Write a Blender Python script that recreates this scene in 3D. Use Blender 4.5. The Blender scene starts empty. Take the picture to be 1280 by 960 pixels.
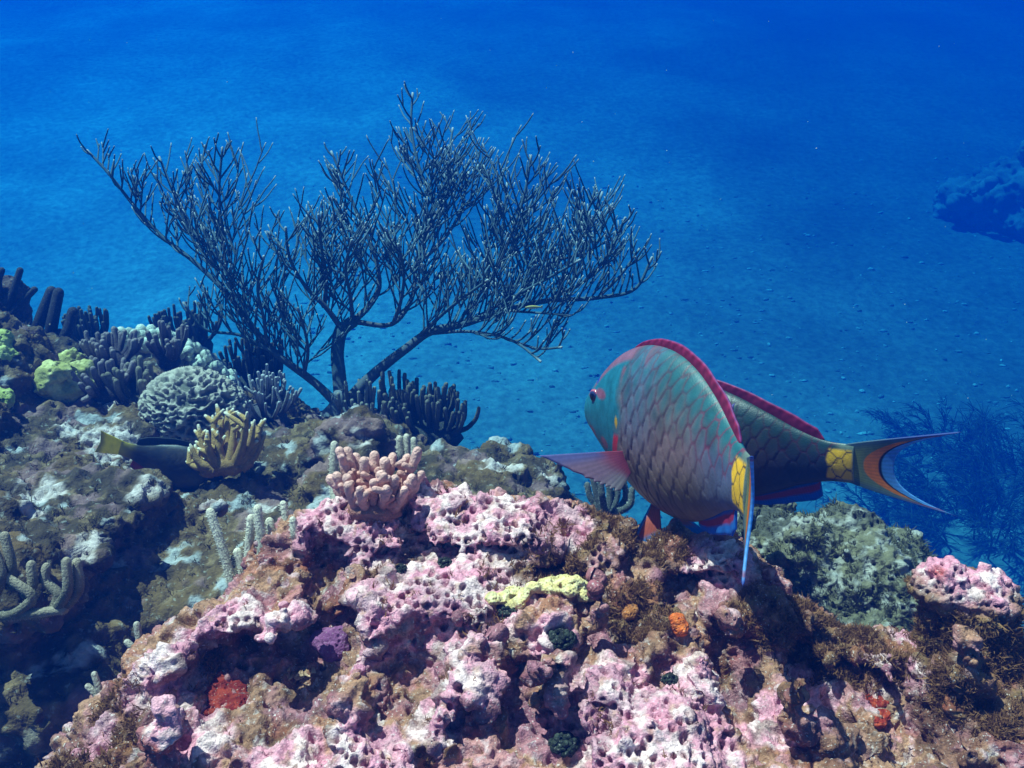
import bpy, math, random
import numpy as np
from mathutils import Vector
from mathutils.bvhtree import BVHTree

# ------------------------------------------------------------------ camera, water light, sun, exposure
C = bpy.context.scene.collection
scn = bpy.context.scene
rad = math.radians
CAM = np.array([0.0, 0.0, 2.2]); PITCH = rad(23.0); FPX = 1108.0
cam_d = bpy.data.cameras.new('camera'); cam = bpy.data.objects.new('camera', cam_d); C.objects.link(cam)
cam.location = CAM; cam.rotation_euler = (math.pi / 2 - PITCH, 0, 0)
cam_d.sensor_width = 36.0; cam_d.lens = 36.0 * FPX / 1280.0
cam_d.clip_start = 0.02; cam_d.clip_end = 2000
scn.camera = cam
SUN_DIR = Vector((0.36, -0.12, -0.92)).normalized()          # the way the light travels: from high on the left, a little ahead
elev = math.asin(-SUN_DIR.z); azim = math.atan2(-SUN_DIR.x, -SUN_DIR.y)
w = bpy.data.worlds.new('World'); scn.world = w; w.use_nodes = True
nt = w.node_tree; bg = nt.nodes['Background']
sky = nt.nodes.new('ShaderNodeTexSky'); sky.sky_type = 'NISHITA'; sky.sun_disc = False
sky.sun_elevation = elev; sky.sun_rotation = azim
nt.links.new(sky.outputs[0], bg.inputs[0]); bg.inputs[1].default_value = 0.05
sun_d = bpy.data.lights.new('sun', 'SUN'); sun_d.energy = 5.0; sun_d.angle = rad(0.6); sun_d.color = (1.0, 0.88, 0.72)
sun = bpy.data.objects.new('sun', sun_d); C.objects.link(sun)
sun.rotation_euler = SUN_DIR.to_track_quat('-Z', 'Y').to_euler(); sun.location = (-3, -3, 8)
scn.view_settings.view_transform = 'Standard'; scn.view_settings.look = 'None'
scn.view_settings.exposure = 1.15; scn.view_settings.gamma = 1.0; scn.view_settings.use_curve_mapping = False
scn.cycles.volume_bounces = 2; scn.cycles.max_bounces = 6; scn.cycles.diffuse_bounces = 2; scn.cycles.glossy_bounces = 2
scn.cycles.transparent_max_bounces = 8; scn.cycles.caustics_reflective = False; scn.cycles.caustics_refractive = False

FW = np.array([0, math.cos(PITCH), -math.sin(PITCH)]); UP = np.array([0, math.sin(PITCH), math.cos(PITCH)]); RT = np.array([1.0, 0, 0])
def ray(px, py): return FW + (px - 640) / FPX * RT + (480 - py) / FPX * UP
def P(px, py, d): return CAM + d * ray(px, py)               # a point d metres ahead of the photographer
random.seed(7); rng = np.random.default_rng(7)

# ------------------------------------------------------------------ numpy noise
_pr = np.random.default_rng(11)
PERM = np.concatenate([_pr.permutation(256)] * 3).astype(np.int64)
_g = _pr.normal(size=(256, 3)); GRAD = (_g / np.linalg.norm(_g, axis=1)[:, None]).astype(np.float32)
def _h(i, j, k): return PERM[PERM[PERM[i & 255] + (j & 255)] + (k & 255)]
def noise(p):
    p = np.asarray(p, dtype=np.float64); out = np.empty(len(p), np.float32)
    for a in range(0, len(p), 400000):
        q = p[a:a + 400000]; i = np.floor(q).astype(np.int64); f = (q - i).astype(np.float32)
        u = f * f * f * (f * (f * 6 - 15) + 10); r = 0
        for dx in (0, 1):
            wx = u[:, 0] if dx else 1 - u[:, 0]
            for dy in (0, 1):
                wy = u[:, 1] if dy else 1 - u[:, 1]
                for dz in (0, 1):
                    wz = u[:, 2] if dz else 1 - u[:, 2]
                    g = GRAD[_h(i[:, 0] + dx, i[:, 1] + dy, i[:, 2] + dz)]
                    r = r + wx * wy * wz * (g[:, 0] * (f[:, 0] - dx) + g[:, 1] * (f[:, 1] - dy) + g[:, 2] * (f[:, 2] - dz))
        out[a:a + 400000] = r * 1.6
    return out
def fbm(p, octv=4, gain=0.5, seed=0.0):
    r = 0; amp = 1.0; p = np.asarray(p, dtype=np.float64) + seed * 17.31
    for o in range(octv):
        r = r + amp * noise(p); p = p * 2.03 + 5.7; amp *= gain
    return r
_cell = .2 + .6 * _pr.random((256, 3)); _cid = _pr.random(256)
def worley(p):
    p = np.asarray(p, dtype=np.float64); n = len(p)
    F1 = np.full(n, 9.0); F2 = np.full(n, 9.0); ID = np.zeros(n)
    for a in range(0, n, 300000):
        q = p[a:a + 300000]; i = np.floor(q).astype(np.int64); f = q - i
        f1 = np.full(len(q), 9.0); f2 = np.full(len(q), 9.0); idd = np.zeros(len(q))
        for dx in (-1, 0, 1):
            for dy in (-1, 0, 1):
                for dz in (-1, 0, 1):
                    hh = _h(i[:, 0] + dx, i[:, 1] + dy, i[:, 2] + dz); c = _cell[hh]
                    d = np.sqrt((f[:, 0] - dx - c[:, 0]) ** 2 + (f[:, 1] - dy - c[:, 1]) ** 2 + (f[:, 2] - dz - c[:, 2]) ** 2)
                    m = d < f1
                    f2 = np.where(m, f1, np.minimum(f2, d)); idd = np.where(m, _cid[hh], idd); f1 = np.where(m, d, f1)
        F1[a:a + 300000] = f1; F2[a:a + 300000] = f2; ID[a:a + 300000] = idd
    return F1, F2, ID
def sstep(a, b, x):
    t = np.clip((x - a) / (b - a), 0, 1); return t * t * (3 - 2 * t)
def mixc(a, b, t): return a * (1 - t[:, None]) + np.asarray(b)[None, :] * t[:, None] if np.ndim(b) == 1 else a * (1 - t[:, None]) + b * t[:, None]

# ------------------------------------------------------------------ mesh helpers
def mesh_obj(name, V, F, mat=None, parent=None, col=None, smooth=True):
    me = bpy.data.meshes.new(name)
    V = np.asarray(V, dtype=np.float32)
    if isinstance(F, np.ndarray):
        k = F.shape[1]; me.vertices.add(len(V)); me.vertices.foreach_set('co', V.ravel())
        me.loops.add(F.size); me.loops.foreach_set('vertex_index', F.astype(np.int32).ravel())
        me.polygons.add(len(F)); me.polygons.foreach_set('loop_start', np.arange(0, F.size, k, dtype=np.int32))
        me.update(calc_edges=True); me.validate()
    else:
        me.from_pydata(V.tolist(), [], F); me.update()
    if smooth: me.polygons.foreach_set('use_smooth', np.ones(len(me.polygons), bool))
    if col is not None: set_col(me, col)
    if mat: me.materials.append(mat)
    o = bpy.data.objects.new(name, me); C.objects.link(o)
    if parent: o.parent = parent
    return o
def set_col(me, col, name='Col'):
    a = me.color_attributes.get(name) or me.color_attributes.new(name, 'FLOAT_COLOR', 'POINT')
    c = np.ones((len(me.vertices), 4), np.float32); c[:, :3] = np.clip(col, 0, 1); a.data.foreach_set('color', c.ravel())
def verts_of(me):
    v = np.empty(len(me.vertices) * 3, np.float32); me.vertices.foreach_get('co', v); return v.reshape(-1, 3)
def normals_of(me):
    v = np.empty(len(me.vertices) * 3, np.float32); me.vertices.foreach_get('normal', v); return v.reshape(-1, 3)
def put_verts(me, v): me.vertices.foreach_set('co', np.asarray(v, np.float32).ravel()); me.update()
def tag(o, label, cat, group=None):
    o['label'] = label; o['category'] = cat
    if group: o['group'] = group
    return o
def empty(name, loc, label, cat, group=None):
    o = bpy.data.objects.new(name, None); C.objects.link(o); o.location = loc; o.empty_display_size = 0.05
    return tag(o, label, cat, group)
def subsurf(o, lv):
    m = o.modifiers.new('s', 'SUBSURF'); m.levels = lv; m.render_levels = lv; m.boundary_smooth = 'ALL'
    dg = bpy.context.evaluated_depsgraph_get(); me = bpy.data.meshes.new_from_object(o.evaluated_get(dg))
    old = o.data; o.modifiers.clear(); o.data = me; bpy.data.meshes.remove(old); return me

def surface_nets(S, lo, h):
    nx, ny, nz = S.shape; ins = S < 0
    c = np.stack([ins[i:nx - 1 + i, j:ny - 1 + j, k:nz - 1 + k] for i in (0, 1) for j in (0, 1) for k in (0, 1)])
    n = c.sum(0); act = (n > 0) & (n < 8); idx = np.full(act.shape, -1, np.int64)
    A = np.argwhere(act); idx[act] = np.arange(len(A))
    acc = np.zeros((len(A), 3)); cnt = np.zeros(len(A))
    cor = [(i, j, k) for i in (0, 1) for j in (0, 1) for k in (0, 1)]
    for a in range(8):
        for b in range(a + 1, 8):
            ca, cb = np.array(cor[a]), np.array(cor[b])
            if np.abs(ca - cb).sum() != 1: continue
            va = S[A[:, 0] + ca[0], A[:, 1] + ca[1], A[:, 2] + ca[2]]; vb = S[A[:, 0] + cb[0], A[:, 1] + cb[1], A[:, 2] + cb[2]]
            m = (va < 0) != (vb < 0); t = np.where(m, va / np.where(m, va - vb, 1), 0)
            acc += np.where(m[:, None], ca + t[:, None] * (cb - ca), 0); cnt += m
    V = lo + (A + acc / cnt[:, None]) * h; Q = []
    for ax in range(3):
        o1, o2 = [(1, 2), (2, 0), (0, 1)][ax]
        sl0 = [slice(None)] * 3; sl1 = [slice(None)] * 3; sl0[ax] = slice(0, -1); sl1[ax] = slice(1, None)
        e = ins[tuple(sl0)] != ins[tuple(sl1)]; E = np.argwhere(e)
        ok = np.ones(len(E), bool)
        for q in (o1, o2): ok &= (E[:, q] > 0) & (E[:, q] < S.shape[q] - 1)
        E = E[ok]; d1 = np.zeros(3, int); d1[o1] = 1; d2 = np.zeros(3, int); d2[o2] = 1
        g = lambda X: idx[X[:, 0], X[:, 1], X[:, 2]]
        q = np.stack([g(E - d1 - d2), g(E - d2), g(E), g(E - d1)], 1)
        flip = ~ins[E[:, 0], E[:, 1], E[:, 2]]; q[flip] = q[flip][:, ::-1]; Q.append(q)
    Q = np.concatenate(Q); Q = Q[(Q >= 0).all(1)]
    return V, Q
def crop(V, Q, pxm=260):                                        # leave out what lies far outside any view of the place
    c = V[Q].mean(1) - CAM; d = c @ FW; dd = np.maximum(d, .05)
    px = 640 + FPX * (c @ RT) / dd; py = 480 - FPX * (c @ UP) / dd
    Q = Q[(px > -pxm) & (px < 1280 + pxm) & (py < 960 + pxm) & (d > .1)]; u, inv = np.unique(Q, return_inverse=True)
    return V[u], inv.reshape(Q.shape)
def grid_pts(lo, hi, h):
    n = np.ceil((np.array(hi) - lo) / h).astype(int) + 1
    G = np.stack(np.meshgrid(*[np.arange(k) * h for k in n], indexing='ij'), -1).reshape(-1, 3) + lo
    return G, tuple(n)
def tps(pts, smooth=1e-4):
    pts = np.asarray(pts, float); n = len(pts)
    U = lambda r2: np.where(r2 > 0, r2 * np.log(r2 + 1e-12), 0)
    d2 = ((pts[:, None, :2] - pts[None, :, :2]) ** 2).sum(-1)
    K = U(d2) + smooth * np.eye(n); Pm = np.c_[np.ones(n), pts[:, :2]]
    A = np.zeros((n + 3, n + 3)); A[:n, :n] = K; A[:n, n:] = Pm; A[n:, :n] = Pm.T
    s = np.linalg.solve(A, np.r_[pts[:, 2], 0, 0, 0])
    def f(x, y):
        r = s[n] + s[n + 1] * x + s[n + 2] * y
        for i in range(n): r = r + s[i] * U((x - pts[i, 0]) ** 2 + (y - pts[i, 1]) ** 2)
        return r
    return f
def smin(a, b, k):
    hh = np.clip(0.5 + 0.5 * (b - a) / k, 0, 1); return b * (1 - hh) + a * hh - k * hh * (1 - hh)
def smax(a, b, k): return -smin(-a, -b, k)
def ell(G, c, r):                                            # a rough distance to an ellipsoid
    r = np.asarray(r, float) * np.ones(3); q = np.linalg.norm((G - c) / r, axis=1); return (q - 1) * r.min()
class Surf:                                                   # find where a view ray or a plumb line meets a finished rock
    def __init__(self, me):
        v = verts_of(me); f = [tuple(p.vertices) for p in me.polygons]
        self.t = BVHTree.FromPolygons([tuple(x) for x in v.tolist()], f)
    def hit(self, px, py):
        d = Vector(ray(px, py)).normalized(); l, n, i, t = self.t.ray_cast(Vector(CAM), d)
        return (np.array(l), np.array(n)) if l is not None else (None, None)
    def down(self, p):
        l, n, i, t = self.t.ray_cast(Vector(p) + Vector((0, 0, .6)), Vector((0, 0, -1)))
        return np.array(l) if l is not None else np.array(p)

class MB:                                                     # gathers tubes and blobs with a colour per vertex
    def __init__(self): self.V = []; self.F = []; self.K = []; self.n = 0
    def add(self, V, F, col):
        V = np.asarray(V, float); k = np.asarray(col, float)
        if k.ndim == 1: k = np.tile(k, (len(V), 1))
        self.V.append(V); self.K.append(k); self.F += [tuple(i + self.n for i in f) for f in F]; self.n += len(V)
    def tube(self, pts, r, sides=6, col=(.5, .5, .5), tip=None, tipn=1, cap=True):
        pts = np.asarray(pts, float); m = len(pts); r = np.asarray(r, float) * np.ones(m)
        t = np.gradient(pts, axis=0); t /= np.linalg.norm(t, axis=1)[:, None] + 1e-9
        up = np.array([0.13, 0.97, 0.21]) if abs(t[0, 1]) < 0.9 else np.array([1.0, 0, 0])
        rings = []
        for i in range(m):
            a = np.cross(t[i], up); a /= np.linalg.norm(a) + 1e-9; b = np.cross(t[i], a); up = -np.cross(t[i], a) if False else up
            ang = np.linspace(0, 2 * math.pi, sides, endpoint=False)
            rings.append(pts[i] + r[i] * (np.cos(ang)[:, None] * a + np.sin(ang)[:, None] * b))
        V = np.concatenate(rings); F = []
        for i in range(m - 1):
            for j in range(sides):
                k = (j + 1) % sides; F.append((i * sides + j, i * sides + k, (i + 1) * sides + k, (i + 1) * sides + j))
        K = np.tile(np.asarray(col, float), (len(V), 1)) if np.ndim(col) == 1 else np.repeat(np.asarray(col, float), sides, 0)
        if tip is not None: K[-sides * tipn:] = tip
        if cap and sides >= 7:                                # rounded end
            ax = pts[-1] - pts[-2]; ax = ax / (np.linalg.norm(ax) + 1e-9); last = V[-sides:]
            for th in (.5, 1.0, 1.35):
                V = np.r_[V, pts[-1] + (last - pts[-1]) * math.cos(th) + ax * r[-1] * math.sin(th)]; K = np.r_[K, K[-sides:]]
                for j in range(sides):
                    k = (j + 1) % sides; F.append(((m - 1) * sides + j, (m - 1) * sides + k, m * sides + k, m * sides + j))
                m += 1
        if cap:
            V = np.r_[V, [pts[-1] + t[-1] * r[-1] * (1.0 if sides >= 7 else 0.7)]]; K = np.r_[K, K[-1:]]
            for j in range(sides): F.append(((m - 1) * sides + j, (m - 1) * sides + (j + 1) % sides, m * sides))
        self.add(V, F, K)
    def ball(self, c, r, col, nu=10, nv=7, amp=0.0, freq=3.0):
        V = []; F = []
        for i in range(nv + 1):
            th = math.pi * i / nv
            for j in range(nu):
                ph = 2 * math.pi * j / nu; V.append((math.sin(th) * math.cos(ph), math.sin(th) * math.sin(ph), math.cos(th)))
        V = np.array(V)
        for i in range(nv):
            for j in range(nu):
                k = (j + 1) % nu; F.append((i * nu + j, (i + 1) * nu + j, (i + 1) * nu + k, i * nu + k))
        R = 1 + amp * noise(V * freq + np.asarray(c) * 31.7) if amp else np.ones(len(V))
        self.add(np.asarray(c) + V * R[:, None] * r, F, col)
    def build(self, name, mat, parent=None, loc=None):
        V = np.concatenate(self.V)
        if loc is not None: V = V - loc
        return mesh_obj(name, V, self.F, mat, parent, np.concatenate(self.K))

# ------------------------------------------------------------------ materials
def nodes_mat(name, rough=0.8, spec=0.25):
    m = bpy.data.materials.new(name); m.use_nodes = True; b = m.node_tree.nodes['Principled BSDF']
    b.inputs['Roughness'].default_value = rough; b.inputs['Specular IOR Level'].default_value = spec
    return m, m.node_tree.nodes, m.node_tree.links, b
def col_mat(name, rough=0.75, spec=0.25, var=0.25, scale=60, bump=0.0, bscale=200, specks=0.0, sscale=300, speck_col=(.8, .78, .8), sss=0.0, trans=0.0):
    m, N, L, b = nodes_mat(name, rough, spec)
    at = N.new('ShaderNodeAttribute'); at.attribute_name = 'Col'; tc = N.new('ShaderNodeTexCoord')
    n = N.new('ShaderNodeTexNoise'); n.inputs['Scale'].default_value = scale; n.inputs['Detail'].default_value = 5; n.inputs['Roughness'].default_value = 0.65
    L.new(tc.outputs['Object'], n.inputs['Vector'])
    mr = N.new('ShaderNodeMapRange'); mr.inputs['From Min'].default_value = 0.3; mr.inputs['From Max'].default_value = 0.7
    mr.inputs['To Min'].default_value = 1 - var; mr.inputs['To Max'].default_value = 1 + var; L.new(n.outputs['Fac'], mr.inputs['Value'])
    mx = N.new('ShaderNodeMix'); mx.data_type = 'RGBA'; mx.blend_type = 'MULTIPLY'; mx.inputs['Factor'].default_value = 1
    L.new(at.outputs['Color'], mx.inputs['A']); L.new(mr.outputs['Result'], mx.inputs['B']); out = mx.outputs['Result']
    if specks:
        s = N.new('ShaderNodeTexNoise'); s.inputs['Scale'].default_value = sscale; s.inputs['Detail'].default_value = 3; L.new(tc.outputs['Object'], s.inputs['Vector'])
        r = N.new('ShaderNodeMapRange'); r.inputs['From Min'].default_value = 0.62; r.inputs['From Max'].default_value = 0.70; r.inputs['To Max'].default_value = specks; L.new(s.outputs['Fac'], r.inputs['Value'])
        m2 = N.new('ShaderNodeMix'); m2.data_type = 'RGBA'; L.new(r.outputs['Result'], m2.inputs['Factor']); L.new(out, m2.inputs['A'])
        m2.inputs['B'].default_value = (*speck_col, 1); out = m2.outputs['Result']
    L.new(out, b.inputs['Base Color'])
    if bump:
        bn = N.new('ShaderNodeTexNoise'); bn.inputs['Scale'].default_value = bscale; bn.inputs['Detail'].default_value = 6; L.new(tc.outputs['Object'], bn.inputs['Vector'])
        bp = N.new('ShaderNodeBump'); bp.inputs['Strength'].default_value = bump; bp.inputs['Distance'].default_value = 1.0 / bscale
        L.new(bn.outputs['Fac'], bp.inputs['Height']); L.new(bp.outputs['Normal'], b.inputs['Normal'])
    if sss: b.inputs['Subsurface Weight'].default_value = sss; b.inputs['Subsurface Radius'].default_value = (.006, .003, .002)
    if trans:
        tl = N.new('ShaderNodeBsdfTranslucent'); ms = N.new('ShaderNodeMixShader'); ms.inputs[0].default_value = trans
        L.new(out, tl.inputs['Color']); L.new(b.outputs[0], ms.inputs[1]); L.new(tl.outputs[0], ms.inputs[2]); L.new(ms.outputs[0], N['Material Output'].inputs['Surface'])
    return m
# ------------------------------------------------------------------ the water: one closed box of even blue density
def build_haze():
    V = [(x, y, z) for x in (-45, 45) for y in (-4, 36) for z in (-3.2, 2.75)]
    F = [(0, 1, 3, 2), (4, 6, 7, 5), (0, 4, 5, 1), (2, 3, 7, 6), (0, 2, 6, 4), (1, 5, 7, 3)]
    m = bpy.data.materials.new('sea_water_haze'); m.use_nodes = True; N = m.node_tree.nodes; L = m.node_tree.links
    N.remove(N['Principled BSDF']); v = N.new('ShaderNodeVolumePrincipled')
    v.inputs['Color'].default_value = (0.0, 0.0230, 0.1564, 1); v.inputs['Absorption Color'].default_value = (0.0, 0.435, 0.736, 1)
    v.inputs['Density'].default_value = 0.33; v.inputs['Anisotropy'].default_value = 0.1; v.inputs['Density Attribute'].default_value = ''
    L.new(v.outputs[0], N['Material Output'].inputs['Volume'])
    o = mesh_obj('haze', V, F, m, smooth=False); o['kind'] = 'stuff'
build_haze()

# ------------------------------------------------------------------ seabed: pale sand and coral rubble running to the horizon
def build_seabed():
    xs = np.concatenate([-np.geomspace(44, 6, 50), np.linspace(-5.8, 5.8, 230), np.geomspace(6, 44, 50)])
    ys = np.concatenate([np.linspace(-3.5, 2.8, 12), np.linspace(3, 13, 220), np.geomspace(13.1, 35, 110)])
    X, Y = np.meshgrid(xs, ys); p = np.c_[X.ravel(), Y.ravel(), np.zeros(X.size)]
    z = 0.07 * fbm(p * 0.35, 3) + 0.012 * fbm(p * 2.2, 3) + 0.03 * np.clip(fbm(p * 5.0, 3, seed=3) - .1, 0, 2) ** 1.5
    z = np.minimum(z - 1.6 + 4.35 * sstep(4, 27, p[:, 1]), 2.68)
    p[:, 2] = z - 0.05; nx, ny = len(xs), len(ys)
    i = np.arange(nx * ny).reshape(ny, nx); F = np.stack([i[:-1, :-1], i[:-1, 1:], i[1:, 1:], i[1:, :-1]], -1).reshape(-1, 4)
    m, N, L, b = nodes_mat('rubble_sand', 0.9, 0.1); tc = N.new('ShaderNodeTexCoord')
    def nz(s, d, r=0.6):
        n = N.new('ShaderNodeTexNoise'); n.inputs['Scale'].default_value = s; n.inputs['Detail'].default_value = d; n.inputs['Roughness'].default_value = r
        L.new(tc.outputs['Object'], n.inputs['Vector']); return n.outputs['Fac']
    def ramp(src, stops):
        r = N.new('ShaderNodeValToRGB'); e = r.color_ramp.elements
        while len(e) < len(stops): e.new(0.5)
        for k, (pos, c) in zip(e, stops): k.position = pos; k.color = (*c, 1)
        L.new(src, r.inputs['Fac']); return r.outputs['Color']
    a = ramp(nz(0.42, 3), [(0.30, (.19, .19, .17)), (0.52, (.27, .27, .25)), (0.72, (.40, .39, .36))])
    c = ramp(nz(11.0, 6, 0.75), [(0.34, (.55, .55, .53)), (0.50, (.85, .85, .85)), (0.66, (1.2, 1.2, 1.16))])
    mx = N.new('ShaderNodeMix'); mx.data_type = 'RGBA'; mx.blend_type = 'MULTIPLY'; mx.inputs['Factor'].default_value = 1
    L.new(a, mx.inputs['A']); L.new(c, mx.inputs['B'])
    sx = N.new('ShaderNodeSeparateXYZ'); L.new(tc.outputs['Object'], sx.inputs[0])                # clean pale sand on the left, weedy rubble on the right
    ad = N.new('ShaderNodeMath'); ad.operation = 'MULTIPLY_ADD'; L.new(nz(0.3, 3), ad.inputs[0]); ad.inputs[1].default_value = 9.0; L.new(sx.outputs['X'], ad.inputs[2])
    z2 = N.new('ShaderNodeMapRange'); z2.inputs['From Min'].default_value = -1.5; z2.inputs['From Max'].default_value = 9.0; z2.inputs['To Min'].default_value = 1.75; z2.inputs['To Max'].default_value = .55; L.new(ad.outputs[0], z2.inputs['Value'])
    m3 = N.new('ShaderNodeMix'); m3.data_type = 'RGBA'; m3.blend_type = 'MULTIPLY'; m3.inputs['Factor'].default_value = 1; L.new(mx.outputs['Result'], m3.inputs['A']); L.new(z2.outputs[0], m3.inputs['B']); L.new(m3.outputs['Result'], b.inputs['Base Color'])
    o = mesh_obj('seabed', p, F, m); o['kind'] = 'structure'
build_seabed()
# ------------------------------------------------------------------ rock colours
PINK = np.array([.58, .225, .31]); PALE = np.array([.72, .49, .50]); MAUVE = np.array([.34, .12, .19]); TAN = np.array([.34, .165, .10])
BROWN = np.array([.14, .060, .030]); OLIVE = np.array([.16, .085, .032]); WHITE = np.array([.68, .58, .56]); RUST = np.array([.30, .05, .018])
def near(V, spots, surf, soft=0.45):
    m = np.zeros(len(V))
    for px, py, rp in spots:
        l, n = surf.hit(px, py)
        if l is None: continue
        r = rp / FPX * np.linalg.norm(l - CAM); d = np.linalg.norm(V - l, axis=1) / r
        m = np.maximum(m, 1 - sstep(1 - soft, 1 + soft, d))
    return m
rock_mat = col_mat('encrusted_limestone', rough=0.7, spec=0.3, var=0.5, scale=200, bump=1.0, bscale=450, specks=0.6, sscale=330, speck_col=(.72, .62, .62))
reef_mat = col_mat('algae_covered_reef', rough=0.85, spec=0.15, var=0.4, scale=60, bump=0.8, bscale=150, specks=0.3, sscale=90, speck_col=(.5, .5, .48))

# ------------------------------------------------------------------ foreground rock
def build_fore_rock():
    ridge = [(60, 985, .70), (110, 930, .76), (200, 812, .87), (290, 748, .94), (370, 668, 1.02), (430, 630, 1.06), (520, 618, 1.08), (620, 632, 1.07), (700, 640, 1.12),
             (770, 668, 1.2), (850, 692, 1.2), (950, 700, 1.14), (1010, 760, 1.04), (1100, 795, .95), (1200, 810, .95), (1290, 830, .95), (1400, 850, .95)]
    inner = [(250, 965, .70), (450, 960, .69), (650, 960, .68), (850, 960, .68), (1050, 960, .69), (1280, 960, .70), (1400, 960, .70), (640, 1150, .62), (200, 1150, .62), (1200, 1150, .62),
             (300, 850, .79), (420, 770, .88), (450, 700, .97), (600, 745, .91), (560, 830, .82), (750, 755, .89), (700, 850, .80), (900, 800, .87), (850, 885, .76), (1000, 870, .83),
             (1150, 890, .82), (520, 665, 1.0), (650, 680, .98), (820, 725, .95)]
    q_ = lambda a: P(a[0], a[1], a[2] if a[2] > 1.02 else 1.06 - (1.06 - a[2]) * .6)
    R = [q_(a) for a in ridge]; pts = [*R, *[q_(a) for a in inner]]
    for k, q in enumerate(R):
        out = np.array([-.75, .66, 0]) if k < 5 else np.array([0, 1.0, 0])
        if k < 3: out = np.array([-1.0, .3, 0])
        pts += [q + out * .09 + (0, 0, -.09), q + out * .22 + (0, 0, -.38)]
    hf = tps(pts, 2e-4)
    lo = np.array([-.86, .38, 1.02]); hi = np.array([1.0, 1.42, 1.92]); h = 0.0075
    G, n = grid_pts(lo, hi, h)
    H2 = hf(*np.meshgrid(np.arange(n[0]) * h + lo[0], np.arange(n[1]) * h + lo[1], indexing='ij'))
    S = ((G[:, 2].reshape(n) - H2[:, :, None]) * 0.78).ravel()
    S = S + 0.018 * fbm(G * 9.0, 3, seed=1)
    def coarse():
        V, Q = surface_nets(S.reshape(n), lo, h); return BVHTree.FromPolygons([tuple(x) for x in V.tolist()], [tuple(q) for q in Q.tolist()])
    bt = coarse()
    def at(px, py):
        l = bt.ray_cast(Vector(CAM), Vector(ray(px, py)).normalized())[0]
        l = np.array(l) if l is not None else P(px, py, .95); return l, np.dot(l - CAM, FW) / FPX
    # lumps sitting proud of the slope: (px, py, radius px, flatness, how far out)
    for px, py, rp, fl, up in [(440, 660, 52, .8, .2), (560, 655, 58, .8, .2), (645, 665, 58, .8, .2), (740, 695, 50, .7, .2), (570, 750, 80, .8, .2), (470, 770, 55, .7, .2), (300, 790, 40, .8, .3), (360, 785, 38, .8, .3),
              (655, 800, 34, 1, .4), (700, 780, 38, .9, .3), (850, 695, 40, .8, .2), (910, 712, 34, .9, .4), (820, 945, 95, .8, .3), (760, 885, 60, .8, .3), (870, 860, 32, 1.3, .6), (895, 905, 28, 1.1, .4), (605, 868, 42, .9, .5),
              (545, 900, 34, .9, .5), (450, 950, 52, .8, .3), (360, 948, 50, .6, .3), (1090, 835, 50, .6, .5), (1140, 860, 40, .7, .5), (1000, 790, 46, .8, .3), (940, 762, 34, .9, .4), (1090, 940, 60, .7, .3), (210, 910, 26, 1.5, .6),
              (970, 795, 30, 1.1, .4), (430, 885, 46, .8, .4), (220, 835, 36, .7, .3), (150, 895, 36, .7, .3), (1030, 930, 30, 1.4, .4), (520, 830, 40, .7, .3), (830, 770, 36, .8, .3), (780, 830, 40, .7, .3), (1230, 930, 50, .8, .4)]:
        l, k = at(px, py); r = rp * k; S = smin(S, ell(G, l + np.array([0, .3, -.5]) * r * (1 - up), (r, r, r * fl)), 0.016)
    # standing blades and stumps of old coral
    for px, py, a, b, hh in [(600, 815, 26, 16, 44), (702, 850, 18, 22, 50), (668, 860, 10, 18, 46), (985, 905, 18, 22, 50), (1190, 850, 24, 22, 66), (905, 795, 16, 22, 44), (210, 930, 22, 22, 54), (395, 905, 14, 20, 34), (745, 770, 12, 20, 34)]:
        l, k = at(px, py + hh * .5); S = smin(S, ell(G, l + np.array([0, 0, hh * .45 * k]), np.array([a, b, hh]) * k), 0.008)
    S = S + 0.0095 * fbm(G * 26.0, 3, seed=2) + .006 * fbm(G * 50, 2, seed=6)
    bt = coarse()
    # hollows: (px, py, half width, depth, half height in px)
    for px, py, rx, ry, rz in [(402, 722, 36, 70, 34), (350, 872, 78, 130, 50), (272, 868, 58, 90, 44), (425, 806, 34, 60, 32), (505, 870, 48, 90, 44), (530, 690, 80, 40, 12), (925, 862, 34, 100, 56), (888, 805, 20, 80, 36),
                               (1160, 905, 24, 80, 50), (745, 808, 26, 50, 18), (640, 915, 30, 70, 30), (1092, 882, 44, 70, 20), (790, 795, 28, 50, 22), (955, 840, 16, 60, 30), (1020, 850, 44, 60, 16), (690, 938, 66, 70, 24), (845, 750, 44, 60, 18),
                               (1060, 900, 16, 60, 30), (620, 700, 40, 30, 9), (235, 862, 20, 40, 20), (580, 930, 26, 50, 20), (800, 720, 36, 40, 12), (1130, 925, 22, 50, 26), (960, 930, 30, 50, 22), (760, 915, 20, 40, 12), (480, 905, 24, 50, 20),
                               (715, 870, 12, 40, 30), (1040, 800, 30, 40, 12), (690, 720, 36, 30, 10), (860, 830, 14, 40, 18), (560, 800, 26, 40, 12), (470, 850, 16, 40, 14), (650, 850, 16, 40, 20), (730, 850, 14, 40, 16), (800, 860, 18, 40, 14), (1000, 820, 20, 40, 12), (905, 740, 26, 40, 12), (1120, 800, 24, 40, 12), (310, 830, 30, 50, 14), (200, 880, 24, 40, 16), (1000, 950, 26, 40, 16), (410, 940, 26, 40, 14), (590, 900, 14, 40, 14)]:
        l, k = at(px, py); S = smax(S, -ell(G, l + np.array([0, ry * .35 * k, -rz * .12 * k]), np.array([rx, ry, rz]) * k), 0.007)
    V, Q = crop(*surface_nets(S.reshape(n), lo, h))
    o = mesh_obj('coral_rock', V, Q, rock_mat); me = subsurf(o, 2)
    v = verts_of(me).astype(float); nn = normals_of(me).astype(float); surf = Surf(me)
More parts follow.
